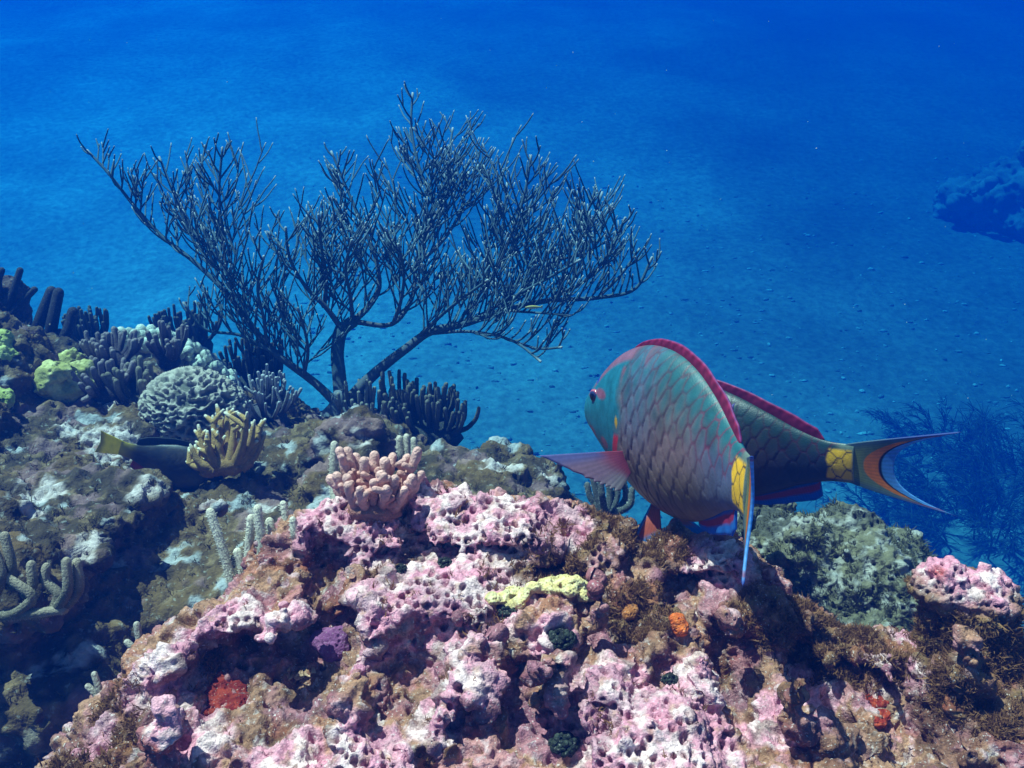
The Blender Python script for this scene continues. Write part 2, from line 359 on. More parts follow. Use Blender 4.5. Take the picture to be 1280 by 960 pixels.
    pink = near(v, [(440, 650, 72), (560, 640, 66), (640, 650, 62), (560, 740, 96), (470, 770, 66), (300, 785, 44), (350, 770, 44), (760, 880, 70), (840, 935, 110), (870, 850, 40), (900, 705, 44),
                    (1110, 845, 46), (600, 860, 44), (545, 890, 40), (450, 950, 60), (700, 660, 40), (690, 800, 30), (360, 950, 50), (1150, 800, 30), (210, 900, 24), (960, 900, 40), (190, 855, 44), (250, 915, 40), (120, 925, 30), (240, 820, 34), (1010, 860, 34)], surf)
    pink = sstep(.35, .65, pink + .28 * fbm(v * 30, 3, seed=5))
    pitz = near(v, [(440, 650, 66), (540, 650, 60), (640, 650, 56), (570, 730, 58), (600, 745, 50), (500, 745, 30), (840, 930, 100), (760, 905, 50), (900, 705, 36), (1110, 840, 40), (300, 780, 30), (740, 690, 30), (545, 900, 24), (450, 950, 40)], surf)
    pitz = sstep(.3, .6, pitz + .12 * noise(v * 25))
    alg = near(v, [(760, 650, 44), (820, 690, 40), (1010, 790, 60), (1080, 810, 50), (1160, 830, 50), (1240, 860, 90), (150, 905, 50), (110, 955, 50), (700, 710, 60), (640, 715, 44), (800, 770, 44), (250, 830, 30), (950, 770, 40), (480, 720, 22), (600, 785, 30)], surf)
    alg = sstep(.35, .7, alg + .3 * fbm(v * 22, 3, seed=8)) * (1 - .8 * pink)
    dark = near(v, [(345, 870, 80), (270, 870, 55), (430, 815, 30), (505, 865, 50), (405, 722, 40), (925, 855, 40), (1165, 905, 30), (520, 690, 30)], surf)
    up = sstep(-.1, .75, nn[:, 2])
    # shape: knobs, ruts, pits
    F1, F2, ID = worley(v * 105 + .12 * fbm(v * 60, 2)[:, None])
    pit = (1 - sstep(.30, .50, F1)) * sstep(.05, .15, ID)
    f1b, f2b, idb = worley(v * 38)
    kn = 1 - sstep(0, .75, f1b)
    rg_ = 1 - np.abs(fbm(v * 19 + .4, 3, seed=44)) * 2.2; d = .0075 * (rg_ - .5) * (1 - .75 * pitz) + .0062 * kn * (1 - .6 * pitz) + .0056 * fbm(v * 62, 4, seed=3) * (1 - .55 * pitz) + .0042 * np.abs(fbm(v * 130, 2, seed=4)) * (1 - .7 * pitz)
    d = d - .0095 * pit * pitz * (.6 + .8 * ID)
    f1c, f2c, idc = worley(v * 55 + 3.1)
    d = d - .012 * (1 - sstep(.16, .34, f1c)) * (idc > .55) * (1 - pitz)
    put_verts(me, v + nn * d[:, None])
    nA = fbm(v * 40, 4, seed=9); nB = fbm(v * 90, 3, seed=12); nC = fbm(v * 15, 3, seed=13)
    c = mixc(np.tile(TAN, (len(v), 1)), BROWN, sstep(-.1, .5, nA))
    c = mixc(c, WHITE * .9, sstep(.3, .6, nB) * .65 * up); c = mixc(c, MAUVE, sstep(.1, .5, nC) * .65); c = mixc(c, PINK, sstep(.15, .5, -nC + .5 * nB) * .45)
    pk = mixc(np.tile(PINK, (len(v), 1)), PALE, sstep(-.2, .4, nA)); pk = mixc(pk, MAUVE, sstep(.2, .6, -nC) * .7); pk = mixc(pk, TAN, sstep(.35, .7, nB) * .6)
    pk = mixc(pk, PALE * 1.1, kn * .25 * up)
    c = mixc(c, pk, pink); c = mixc(c, MAUVE * .7, pit * pitz * .6)  # pits tinted darker, as algae and to deepen their shade
    c = mixc(c, mixc(np.tile(OLIVE, (len(v), 1)), BROWN, sstep(-.2, .4, nB)), alg * .85)
    c = mixc(c, np.array([.05, .028, .02]), sstep(.3, .8, dark) * .85 * (1 - up * .7)); c = mixc(c, RUST, sstep(.15, .5, fbm(v * 18, 3, seed=21)) * .7 * (1 - pink) * (1 - up * .6))  # shade painted near-black into the hollows; rust blotches by noise
    c = mixc(c, np.array([.11, .034, .022]), sstep(-.25, .2, fbm(v * 24, 3, seed=33) - .9 * nn[:, 2] + .25) * .62 * (1 - .5 * pitz))  # red-brown growth on steep and under faces, also painting in crevice shade
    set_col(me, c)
    tag(o, 'large pink and brown encrusted coral rock full of pits and hollows along the front', 'rock')
    return o, me, Surf(me), v, nn, alg
fore, fore_me, FS, fv, fn, falg = build_fore_rock()

# ------------------------------------------------------------------ the reef slope behind
def build_reef():
    ridge = [(-120, 400, 2.5), (0, 405, 2.45), (60, 425, 2.45), (110, 450, 2.5), (180, 470, 2.6), (240, 480, 2.65), (300, 492, 2.65), (360, 505, 2.55), (430, 520, 2.45), (500, 530, 2.4),
             (560, 572, 2.2), (620, 592, 2.1), (700, 612, 1.95), (760, 655, 1.9), (830, 690, 1.85), (960, 720, 1.85), (1100, 760, 1.85), (1250, 830, 1.9)]
    inner = [(-120, 560, 1.9), (0, 520, 1.95), (100, 530, 2.0), (200, 570, 2.05), (300, 590, 2.0), (400, 585, 1.95), (0, 640, 1.6), (100, 640, 1.66), (200, 640, 1.75), (300, 650, 1.8), (400, 650, 1.65),
             (550, 640, 1.8), (-100, 760, 1.3), (0, 770, 1.32), (100, 760, 1.38), (200, 740, 1.55), (260, 780, 1.55), (0, 900, 1.40), (60, 970, 1.38), (150, 880, 1.48), (-200, 950, 1.36), (400, 800, 1.6), (700, 750, 1.6),
             (1000, 850, 1.6), (700, 1000, 1.3), (1250, 1000, 1.5)]
    R = [P(*a) for a in ridge]; pts = [*R, *[P(*a) for a in inner]]
    for q in R: pts += [q + (0, .22, -.18), q + (.05, .6, -.95), q + (.1, 1.0, -2.4)]
    hf = tps(pts, 5e-4); h = 0.024
    lo = np.array([-2.6, .5, -1.3]); hi = np.array([2.0, 3.6, 2.25]); G, n = grid_pts(lo, hi, h)
    H2 = hf(*np.meshgrid(np.arange(n[0]) * h + lo[0], np.arange(n[1]) * h + lo[1], indexing='ij'))
    S = ((G[:, 2].reshape(n) - H2[:, :, None]) * 0.8).ravel()
    for px, py, d, rp, fl in [(20, 470, 2.1, 70, .9), (0, 600, 1.75, 60, .6), (130, 540, 2.0, 46, .7), (190, 622, 1.75, 36, .8), (150, 690, 1.6, 60, .6), (50, 690, 1.5, 60, .5), (330, 600, 1.95, 62, .7), (290, 620, 1.9, 50, .8),
                              (415, 590, 1.75, 40, .8), (450, 560, 1.9, 40, .9), (690, 600, 1.95, 26, 1), (610, 585, 2.05, 34, .8), (560, 585, 2.0, 36, .7), (270, 640, 1.6, 22, 1), (400, 545, 2.2, 60, .7), (345, 655, 1.6, 40, .8),
                              (660, 610, 1.9, 30, .7), (600, 600, 1.9, 46, .6), (230, 560, 2.1, 40, .8), (100, 610, 1.8, 44, .7)]:
        r = rp / FPX * d; S = smin(S, ell(G, P(px, py + rp * .3, d + .03), (r, r, r * fl)), 0.04)
    S = S + 0.05 * fbm(G * 3.6, 3, seed=4) + 0.026 * fbm(G * 11, 3, seed=5)
    for px, py, d, rx, ry, rz in [(215, 700, 1.62, 90, 160, 40), (270, 735, 1.5, 70, 160, 36), (90, 500, 2.1, 60, 80, 14), (345, 625, 1.85, 40, 60, 14), (50, 895, 1.3, 120, 220, 55), (150, 790, 1.35, 80, 160, 40), (390, 520, 2.35, 40, 60, 14)]:
        S = smax(S, -ell(G, P(px, py, d - .03), np.array([rx, ry, rz]) / FPX * d), 0.03)
    V, Q = crop(*surface_nets(S.reshape(n), lo, h)); o = mesh_obj('reef_slope', V, Q, reef_mat); me = subsurf(o, 2)
    v = verts_of(me).astype(float); nn = normals_of(me).astype(float); surf = Surf(me)
    f1, f2, idd = worley(v * 16); kn = 1 - sstep(0, .8, f1); f1s, _, ids = worley(v * 45)
    d = .016 * kn + .012 * fbm(v * 26, 3, seed=6) + .007 * np.abs(fbm(v * 70, 2, seed=7)) - .012 * (1 - sstep(.2, .4, f1s)) * (ids > .5)
    f1p, _, _ = worley(v * 62 + .2 * fbm(v * 40, 2)[:, None]); pw = 1 - sstep(.28, .46, f1p)
    up = sstep(0, .8, nn[:, 2])
    wh = near(v, [(135, 545, 34), (140, 500, 26), (190, 618, 34), (50, 620, 36), (40, 640, 20), (268, 628, 22), (115, 680, 22), (100, 700, 20), (20, 780, 12), (620, 585, 30), (690, 590, 24), (450, 550, 16), (530, 570, 20), (330, 640, 20), (85, 540, 20), (150, 570, 40)], surf)
    wh = sstep(.50, .66, wh * .72 + .34 * fbm(v * 34, 4, seed=2)); nA = fbm(v * 7, 4, seed=3); nB = fbm(v * 28, 4, seed=14)
    c = mixc(np.tile(np.array([.125, .070, .028]), (len(v), 1)), np.array([.055, .036, .020]), sstep(-.2, .3, nA)); c = mixc(c, np.array([.25, .155, .08]), sstep(.15, .5, nB) * .6)
    c = mixc(c, np.array([.28, .15, .17]), sstep(.2, .5, fbm(v * 12, 3, seed=19)) * .5); c = mixc(c, np.array([.40, .38, .40]), sstep(.45, .65, fbm(v * 15, 4, seed=23)) * up * .8)
    put_verts(me, v + nn * (d - .009 * pw * wh)[:, None]); c = mixc(c, np.array([.62, .48, .47]), wh * up * (.85 - .6 * pw) * sstep(-.7, .1, nB)); set_col(me, c); o['kind'] = 'structure'
    return o, me, Surf(me), v, nn, wh
reef, reef_me, RS, rv, rn, rwh = build_reef()

# ------------------------------------------------------------------ separate boulders and the pillar, all from one lumpy builder
def lumpy(name, lumps, h, mat, paint, amp=(.02, .01), seed=0, holes=(), lv=2, kn_s=30, disp=.006, floor=None):
    cs = np.array([l[0] for l in lumps]); rs = np.array([np.max(l[1]) for l in lumps])
    lo = (cs - rs[:, None]).min(0) - 4 * h - sum(amp); hi = (cs + rs[:, None]).max(0) + 4 * h + sum(amp); G, n = grid_pts(lo, hi, h); S = None
    for c0, r in lumps:
        e = ell(G, c0, r); S = e if S is None else smin(S, e, .35 * float(np.min(r)))
    S = S + amp[0] * fbm(G * (.45 / np.mean(rs)) * 2, 3, seed=seed + 1) + amp[1] * fbm(G * (.45 / np.mean(rs)) * 6, 3, seed=seed + 2)
    for c0, r in holes: S = smax(S, -ell(G, c0, r), h)
    V, Q = crop(*surface_nets(S.reshape(n), lo, h)); o = mesh_obj(name, V, Q, mat); me = subsurf(o, lv); v = verts_of(me).astype(float); nn = normals_of(me).astype(float)
    f1, _, idd = worley(v * kn_s + seed); fp, _, ip = worley(v * kn_s * 2.6 + seed)
    d = disp * (1 - sstep(0, .8, f1)) + disp * .8 * fbm(v * kn_s * 1.7, 3, seed=seed) - disp * 1.6 * (1 - sstep(.2, .42, fp)) * (ip > .4)
    put_verts(me, v + nn * d[:, None]); set_col(me, paint(v, nn, (1 - sstep(.2, .42, fp)) * (ip > .4))); return o, me, v, nn
def grey_paint(v, nn, pit):
    nA = fbm(v * 10, 4, seed=31); nB = fbm(v * 36, 4, seed=32); up = sstep(-.2, .7, nn[:, 2])
    c = mixc(np.tile(np.array([.15, .13, .08]), (len(v), 1)), np.array([.07, .065, .05]), sstep(-.1, .4, nA)); c = mixc(c, np.array([.36, .33, .31]), sstep(.05, .5, nB - .3 * nA) * .7 * up)
    return mixc(c, np.array([.05, .045, .04]), pit * .6)
def L(px, py, d, rp, fl=1.0):
    r = rp / FPX * d; return (P(px, py, d), np.array([r, r, r * fl]))
b1 = lumpy('reef_boulder', [L(1040, 720, 1.55, 78, .9), L(1065, 668, 1.55, 40), L(1000, 690, 1.5, 46), L(1110, 720, 1.6, 50), L(1060, 780, 1.5, 90), L(960, 640, 1.62, 34), L(965, 690, 1.55, 50), L(1140, 760, 1.6, 40), L(960, 780, 1.6, 90), L(1050, 860, 1.6, 110)],
           .013, reef_mat, grey_paint, (.026, .015), 3, kn_s=38, disp=.008, lv=2)
tag(b1[0], 'grey green boulder crusted with pale patches behind the large pink rock, under the two fish', 'boulder')
def pillar_paint(v, nn, pit):
    nA = fbm(v * 40, 4, seed=41); top = sstep(-.01, .02, v[:, 2] - P(1200, 762, .93)[2] + .012 * fbm(v * 30, 3)); c = mixc(np.tile(OLIVE * 1.3, (len(v), 1)), BROWN, sstep(-.1, .4, nA))
    pk = mixc(np.tile(PINK, (len(v), 1)), PALE, sstep(-.2, .4, nA)); pk = mixc(pk, MAUVE * .6, pit * .7)
    rd = 1 - sstep(.7, 1.2, np.linalg.norm(v - P(1166, 712, .92), axis=1) / .032 + .3 * nA)
    c = mixc(c, pk, top); return mixc(c, np.array([.42, .045, .015]), rd * .9)
b2 = lumpy('rock_pillar', [L(1175, 732, .97, 34), L(1235, 745, .96, 32), L(1205, 770, .97, 50), L(1210, 830, .98, 60), L(1245, 900, .98, 70), L(1170, 900, .98, 60), L(1215, 980, .96, 90)], .008, rock_mat, pillar_paint, (.010, .006), 5, kn_s=60, disp=.005)
tag(b2[0], 'stubby rock pillar with pink top and red crust, shaggy brown sides, at the right end of the pink rock', 'rock')
# ------------------------------------------------------------------ fish
skin_mat = col_mat('fish_skin', rough=0.44, spec=0.42, var=0.16, scale=70, bump=0.2, bscale=500)
fin_mat = col_mat('fish_fin', rough=0.5, spec=0.35, var=0.12, scale=140, trans=0.5)
eye_mat = col_mat('fish_eye', rough=0.12, spec=0.6, var=0.0)
def interp(tab, s):
    t = np.array(tab); x, y = t[:, 0], t[:, 1]; m = np.gradient(y, x)
    i = np.clip(np.searchsorted(x, s) - 1, 0, len(x) - 2); hh = x[i + 1] - x[i]; u = (s - x[i]) / hh
    return (2 * u**3 - 3 * u**2 + 1) * y[i] + (u**3 - 2 * u**2 + u) * hh * m[i] + (-2 * u**3 + 3 * u**2) * y[i + 1] + (u**3 - u**2) * hh * m[i + 1]
TOP = [(0, .005), (.015, .035), (.05, .072), (.1, .113), (.2, .178), (.3, .212), (.42, .222), (.55, .203), (.7, .150), (.82, .100), (.92, .072), (1, .070)]
BOT = [(0, -.012), (.015, -.036), (.05, -.068), (.1, -.105), (.2, -.168), (.3, -.207), (.42, -.222), (.55, -.205), (.7, -.150), (.82, -.098), (.92, -.070), (1, -.066)]
WID = [(0, .004), (.015, .024), (.05, .044), (.1, .066), (.2, .094), (.3, .108), (.42, .108), (.55, .092), (.7, .062), (.82, .038), (.92, .022), (1, .012)]
def hexcells(a, b):                                          # nearest and second nearest centre of a staggered lattice
    F1 = np.full(len(a), 9.0); F2 = np.full(len(a), 9.0); I = np.floor(a); DA = np.zeros(len(a)); RN = np.zeros(len(a))
    for di in (-1, 0, 1, 2):
        ci = I + di; off = .5 * (ci % 2); J = np.floor(b - off)
        for dj in (-1, 0, 1, 2):
            cj = J + dj + off; x = np.abs(a - ci) * 1.05; y = np.abs(b - cj); d = np.sqrt(.42 * (x * x + y * y) + .58 * (.5 * x + y) ** 2)
            m = d < F1; DA = np.where(m, a - ci, DA); RN = np.where(m, np.sin(ci * 12.9898 + np.floor(cj) * 78.233) * 43758.5453 % 1, RN); F2 = np.where(m, F1, np.minimum(F2, d)); F1 = np.where(m, d, F1)
    return F1, F2, DA, RN
class Fish:
    def __init__(self, snout, tail, bow, roll=0.0, pitch=0.0, deep=1.0):
        self.a = np.array(snout, float); self.b = np.array(tail, float)
        ax = self.b - self.a; side = np.cross(ax, [0, 0, 1]); side /= np.linalg.norm(side); self.c = (self.a + self.b) / 2 + side * bow
        t = np.linspace(0, 1, 400); q = self.bez(t); seg = np.linalg.norm(np.diff(q, axis=0), axis=1); self.L = seg.sum()
        self.arc = np.r_[0, np.cumsum(seg)] / self.L; self.t = t; self.roll = roll; self.deep = deep
        self.loc = self.bez(np.array([.45]))[0]
    def bez(self, t): t = t[:, None]; return (1 - t) ** 2 * self.a + 2 * t * (1 - t) * self.c + t ** 2 * self.b
    def frame(self, s):
        s = np.atleast_1d(np.asarray(s, float)); sc = np.clip(s, 0, 1); t = np.interp(sc, self.arc, self.t); p = self.bez(t)
        d = 2 * (1 - t)[:, None] * (self.c - self.a) + 2 * t[:, None] * (self.b - self.c); d /= np.linalg.norm(d, axis=1)[:, None]   # towards the tail
        p = p + d * ((s - sc) * self.L)[:, None]
        left = np.cross(d, np.array([0, 0, 1.0])); left /= np.linalg.norm(left, axis=1)[:, None]; left = -left * 1.0
        up = np.cross(d, left); up *= np.sign(up[:, 2:3]); left = np.cross(up, -d); 
        cr, sr = math.cos(self.roll), math.sin(self.roll)
        return p, -d, left * cr + up * sr, up * cr - left * sr
    def pt(self, s, y, z):                                   # s along the body, y to its left, z up, in body lengths
        p, f, l, u = self.frame(s); return p + self.L * (np.asarray(y)[:, None] * l + np.asarray(z)[:, None] * u)
def sheet(Pg, Kg, th, name, mat, parent, loc, nrm=None):     # a thin closed fin from a grid of points
    n, m, _ = Pg.shape; du = np.gradient(Pg, axis=0); dv = np.gradient(Pg, axis=1); N = np.cross(du, dv); N /= np.linalg.norm(N, axis=2)[:, :, None] + 1e-12
    e = np.ones((n, m)); e[0] = e[-1] = .15; e[:, 0] = e[:, -1] = .15
    A = (Pg + N * th * e[:, :, None]).reshape(-1, 3); B = (Pg - N * th * e[:, :, None]).reshape(-1, 3); i = np.arange(n * m).reshape(n, m)
    F = np.stack([i[:-1, :-1], i[1:, :-1], i[1:, 1:], i[:-1, 1:]], -1).reshape(-1, 4); F2 = F[:, ::-1] + n * m
    ring = np.r_[i[0, :-1], i[:-1, -1], i[-1, :0:-1], i[:0:-1, 0]]; R2 = np.roll(ring, -1); F3 = np.stack([ring, R2, R2 + n * m, ring + n * m], -1)
    return mesh_obj(name, np.r_[A, B] - loc, np.r_[F, F2, F3].astype(np.int64), mat, parent, np.r_[Kg.reshape(-1, 3), Kg.reshape(-1, 3)])
def grid_mesh_closed(Pg):
    n, m, _ = Pg.shape; i = np.arange(n * m).reshape(n, m); j = np.roll(i, -1, axis=1)
    return np.stack([i[:-1], j[:-1], j[1:], i[1:]], -1).reshape(-1, 4)
MAG = np.array([.46, .04, .12]); BLU = np.array([.03, .19, .62]); TEAL = np.array([.015, .26, .27]); ORG = np.array([1.0, .27, .01]); YEL = np.array([.80, .42, .01])
def paint_parrot(s, z, dim=1.0):                             # s along the body, z in body lengths
    n = len(s); top = interp(TOP, s); bot = interp(BOT, s); v = (z - bot) / (top - bot)
    pn = np.c_[s * 9, z * 9, np.zeros(n)]; w1 = fbm(pn, 3, seed=3)
    c = mixc(np.tile(np.array([.24, .165, .11]), (n, 1)), np.array([.30, .185, .18]), sstep(.15, .5, v)); c = mixc(c, np.array([.17, .165, .165]), sstep(.5, .75, v))
    c = mixc(c, np.array([.015, .155, .185]), sstep(.72, .95, v) * .9); c = mixc(c, np.array([.24, .075, .095]), sstep(-.1, .5, w1) * sstep(.5, .7, v) * (1 - sstep(.35, .6, s)) * .5)
    c = mixc(c, np.array([.07, .16, .33]), sstep(.62, .85, s) * (1 - sstep(.55, .9, v)) * .7); c = mixc(c, np.array([.11, .19, .34]), sstep(.28, .36, s) * (1 - sstep(.40, .55, s)) * sstep(.3, .6, v) * .5)
    w2 = fbm(np.c_[s * 26, z * 26, np.ones(n)], 2, seed=5); F1, F2, DA, RN = hexcells((s + .006 * w1 + .003 * w2 + .035 * np.cos(z * 7)) / .0335, (z + .007 * w2) / .070 + 40)
    edge = 1 - sstep(.02, .17, F2 - F1); body = sstep(.27, .33, s)
    fil = mixc(c, np.array([.02, .19, .215]), (1 - sstep(.10, .45, F1)) * sstep(.5, .85, v) * .55); c = mixc(c, fil, body)
    str_ = (.08 + .80 * sstep(.2, .7, v)) * body * (.75 + .25 * np.clip(w1 * 2, -1, 1)); c = mixc(c, np.array([.15, .03, .06]), edge * str_ * .8)
    c = mixc(c, MAG * .9, edge * sstep(.6, .85, s) * sstep(.35, .6, v) * .45)
    # head: teal with rose bands
    hd = 1 - sstep(.265, .32, s + .05 * w1); c = mixc(c, mixc(np.tile(np.array([.02, .23, .33]), (n, 1)), np.array([.05, .20, .20]), sstep(-.02, -.14, z) if False else 1 - sstep(-.15, -.02, z)), hd)
    ROSE = np.array([.42, .10, .16])
    def blot(s0, z0, rs, rz, k=.0): q = np.sqrt(((s - s0 - k * (z - z0)) / rs) ** 2 + ((z - z0) / rz) ** 2); return 1 - sstep(.75, 1.15, q + .15 * w1)
    for a in ((.172, .082, .042, .015), (.062, .066, .03, .010), (.075, -.045, .032, .022), (.175, -.055, .030, .018)): c = mixc(c, ROSE, blot(*a) * .85)
    c = c * (1 + .25 * hd * fbm(np.c_[s * 40, z * 40, np.ones(n)], 3, seed=9))[:, None]
    crest = sstep(.016, .028, z - top + .052) * (1 - sstep(.30, .36, s)) * sstep(.07, .12, s); c = mixc(c, ROSE, crest * .75)
    c = mixc(c, ROSE, sstep(.25, .3, s) * (1 - sstep(.36, .44, s)) * sstep(.72, .82, v) * sstep(-.1, .3, w1) * .7)
    gs = .284 - .60 * np.clip(-(z + .01), 0, 1); line = (1 - sstep(.013, .020, np.abs(s - gs))) * sstep(-.150, -.13, z) * (1 - sstep(-.02, -.005, z)); c = mixc(c, np.array([.85, .03, .05]), line)
    c = mixc(c, YEL * 1.1, 1 - sstep(.7, 1.1, np.sqrt(((s - .288) / .010) ** 2 + ((z - .024) / .016) ** 2)))
    c = mixc(c, np.array([.02, .10, .55]), 1 - sstep(.7, 1.2, np.sqrt(((s - .112) / .016) ** 2 + ((z - .110) / .012) ** 2)))
    c = mixc(c, np.array([.05, .2, .3]), (1 - sstep(.012, .025, s)) * .8)
    c = c * (1 + (.30 * (RN - .5) + .22 * w2) * body)[:, None] * dim * .55
    # gold scales and pale root of the tail
    F1b, F2b = hexcells((s + .004 * w2) / .034, (z + .008 * w2) / .060 + 40.2)[:2]; gold = sstep(.925, .935, s + .02 * (1 - F1b)) * (1 - sstep(.99, 1.0, s)) * (1 - sstep(.040, .052, np.abs(z + .0) - .006))
    c = mixc(c, np.array([.12, .16, .13]), sstep(.93, .97, s)); c = mixc(c, mixc(np.tile(YEL, (n, 1)), np.array([.10, .06, .02]), 1 - sstep(.04, .14, F2b - F1b)), gold)
    return c, (edge * .9 - DA * .9) * body * (1 - hd)
def paint_dusky(s, z, dim=1.0):
    n = len(s); w1 = fbm(np.c_[s * 9, z * 9, np.zeros(n)], 3); c = mixc(np.tile(np.array([.03, .03, .035]), (n, 1)), np.array([.05, .04, .035]), sstep(-.3, .3, w1))
    F1, F2 = hexcells(s / .05, z / .07 + 40)[:2]; e = 1 - sstep(.03, .15, F2 - F1); c = mixc(c, np.array([.02, .02, .025]), e * .6); c = mixc(c, np.array([.50, .36, .02]), sstep(.84, 1.0, s)); return c * dim, e
def build_fish(F, label, group, paint, dim=1.0, lunate=True, pect=True, name='parrotfish', cat='fish', curl=0.0, fold=0.0, lobe=.20, red_fin=False, nS=300, nT=200):
    L = F.L; root = empty(name, F.loc, label, cat, group); root.rotation_euler = (0, 0, 0); loc = F.loc
    s = np.linspace(0, 1, nS) ** 1.15; t = np.linspace(0, 2 * math.pi, nT, endpoint=False); Sg, Tg = np.meshgrid(s, t, indexing='ij')
    top = interp(TOP, Sg.ravel()) * F.deep; bot = interp(BOT, Sg.ravel()) * F.deep; wd = interp(WID, Sg.ravel()); T = Tg.ravel(); ct, st = np.cos(T), np.sin(T)
    z = (top + bot) / 2 + (top - bot) / 2 * np.sign(st) * np.abs(st) ** .95; y = wd * np.sign(ct) * np.abs(ct) ** 1.12
    col, edge = paint(Sg.ravel(), z / F.deep, dim); grow = 1 + (-.030 * edge); ys = y * grow
    V = F.pt(Sg.ravel(), ys, z).reshape(nS, nT, 3); i0 = grid_mesh_closed(V); V = V.reshape(-1, 3); ends = F.pt(np.array([-.002, 1.0]), np.zeros(2), np.array([-.004, 0.0]))
    Fc = [tuple(r) for r in i0.tolist()]; k = len(V)
    Fc += [(j, k, (j + 1) % nT) for j in range(nT)] + [((nS - 1) * nT + j, (nS - 1) * nT + (j + 1) % nT, k + 1) for j in range(nT)]
    mesh_obj('body', np.r_[V, ends] - loc, Fc, skin_mat, root, np.r_[col, col[:1], col[-1:]])
    def ray_stripe(a): return (.92 + .08 * np.cos(a))[..., None]
    # dorsal and anal fins stand on the outline
    def edge_fin(name, s0, s1, tab, h, sgn, colf, lean=.55, n=120, m=14):
        u = np.linspace(0, 1, n); q = np.linspace(0, 1, m); U, Q = np.meshgrid(u, q, indexing='ij'); ss = s0 + (s1 - s0) * U
        hh = h * np.interp(U, [0, .06, .2, .82, .94, 1], [.1, .45, .75, 1.2, .95, .08])
        ss2 = ss + lean * Q * hh; zz = interp(tab, ss.ravel()).reshape(U.shape) * F.deep - sgn * .012 + sgn * Q * (hh + .012)
        Pg = F.pt(ss2.ravel(), (.0015 * np.sin(U * 30) * Q).ravel(), zz.ravel()).reshape(n, m, 3)
        return sheet(Pg, colf(U, Q) * ray_stripe(U * 190 + Q * 1.5), .0016 * L / .4, name, fin_mat, root, loc)
    c3 = lambda a, b, t: np.asarray(a) * (1 - t[..., None]) + np.asarray(b) * t[..., None]
    if lunate:
        edge_fin('dorsal_fin', .27, .90, TOP, .031, 1, lambda U, Q: c3(c3(MAG * .75 + 0 * U[..., None], MAG * 1.35, sstep(.2, .8, Q) * (.5 + .5 * np.cos(U * 120 - Q * 5))), np.array([.10, .09, .40]), sstep(.93, .99, Q) * .6))
        edge_fin('anal_fin', .60, .885, BOT, .050, -1, lambda U, Q: c3(c3(BLU * .9 + 0 * U[..., None], MAG * 1.0, sstep(.2, .3, Q)), BLU * 1.1, sstep(.55, .65, Q)))
    else:
        edge_fin('dorsal_fin', .30, .88, TOP, .05, 1, lambda U, Q: np.array([.05, .06, .07]) + 0 * U[..., None]); edge_fin('anal_fin', .60, .87, BOT, .055, -1, lambda U, Q: np.array([.42, .09, .06]) + 0 * U[..., None])
    # tail fin
    n, m = 70, 90; u = np.linspace(0, 1, n); v = np.linspace(-1, 1, m); U, Vv = np.meshgrid(u, v, indexing='ij'); av = np.abs(Vv)
    if lunate: ln = .160 + lobe * av ** 2.6; sp = .066 + (.150 - .066) * (U ** .85) * 1.0
    else: ln = .20 + .02 * av; sp = .064 + .045 * U
    ss = .965 + ln * U; zz = Vv * sp + .004; yy = curl * U ** 2 * L / .4 + fold * (av ** 2) * U
    Pg = F.pt(ss.ravel(), yy.ravel(), zz.ravel()).reshape(n, m, 3)
    if lunate:
        d = U * ln / .155; inner = (1 - U) * ln                # distance to the trailing edge
        K = c3(np.array([.24, .30, .17]) + 0 * U[..., None], np.array([.12, .20, .28]), sstep(.55, .95, av)); K = c3(K, np.array([.50, .46, .10]), (1 - sstep(.0, .5, U)) * (1 - sstep(.3, .75, av)))
        K = c3(K, ORG, sstep(.088, .080, inner) if False else (1 - sstep(.092, .098, inner + .012 * av ** 2)) * (1 - sstep(.70, .86, av))); K = c3(K, np.array([.015, .012, .02]), (1 - sstep(.046, .050, inner)) * (1 - sstep(.85, 1.0, av)))
        K = c3(K, np.array([.14, .42, .85]), (1 - sstep(.036, .041, inner))); K = c3(K, np.array([.05, .10, .42]), sstep(.90, .97, av) * sstep(.25, .6, U)); K = c3(K, np.array([.35, .05, .12]), sstep(.84, .88, av) * (1 - sstep(.91, .93, av)) * sstep(.55, .8, U) * .7)
    else: K = c3(np.array([1.0, .80, .03]) + 0 * U[..., None], np.array([.45, .36, .03]), sstep(.7, 1, U))
    sheet(Pg, K * (.9 + .1 * np.cos(Vv * 60))[..., None], .0015 * L / .4, 'caudal_fin', fin_mat, root, loc)
    # side fins
    for sg in (1, -1):
        n, m = 40, 60; U, Vv = np.meshgrid(np.linspace(0, 1, n), np.linspace(0, 1, m), indexing='ij')
        if lunate:
            base_s = .312 + .018 * Vv; base_z = -.062 - .066 * Vv; wb = interp(WID, base_s.ravel()).reshape(U.shape) * np.sqrt(np.clip(1 - (base_z / .215) ** 2, 0, 1))
            reach = .30 * (1 - .70 * Vv ** .75) * (1 - .13 * np.abs(np.sin(Vv * 30 + np.sin(Vv * 9))) * sstep(.1, .8, Vv)); e = reach * U
            yy = sg * (wb * .97 + e * (.97 - .12 * Vv)); ss = base_s + e * (-.10 + .62 * Vv); zz = base_z + e * (.16 - .42 * Vv) - .02 * U * Vv
            K = c3(MAG * .8 + .05 + 0 * U[..., None], np.array([.34, .20, .30]), sstep(.15, .6, U)); K = c3(K, np.array([.42, .38, .42]), sstep(.45, .9, Vv) * sstep(.2, .6, U) * .8); K = c3(K, np.array([.13, .16, .46]), (1 - sstep(.05, .28, Vv)) * sstep(.2, .4, U) * .8)
            Pg = F.pt(ss.ravel(), yy.ravel(), zz.ravel()).reshape(n, m, 3); sheet(Pg, K * ray_stripe(Vv * 75), .0011, 'pectoral_fin', fin_mat, root, loc)
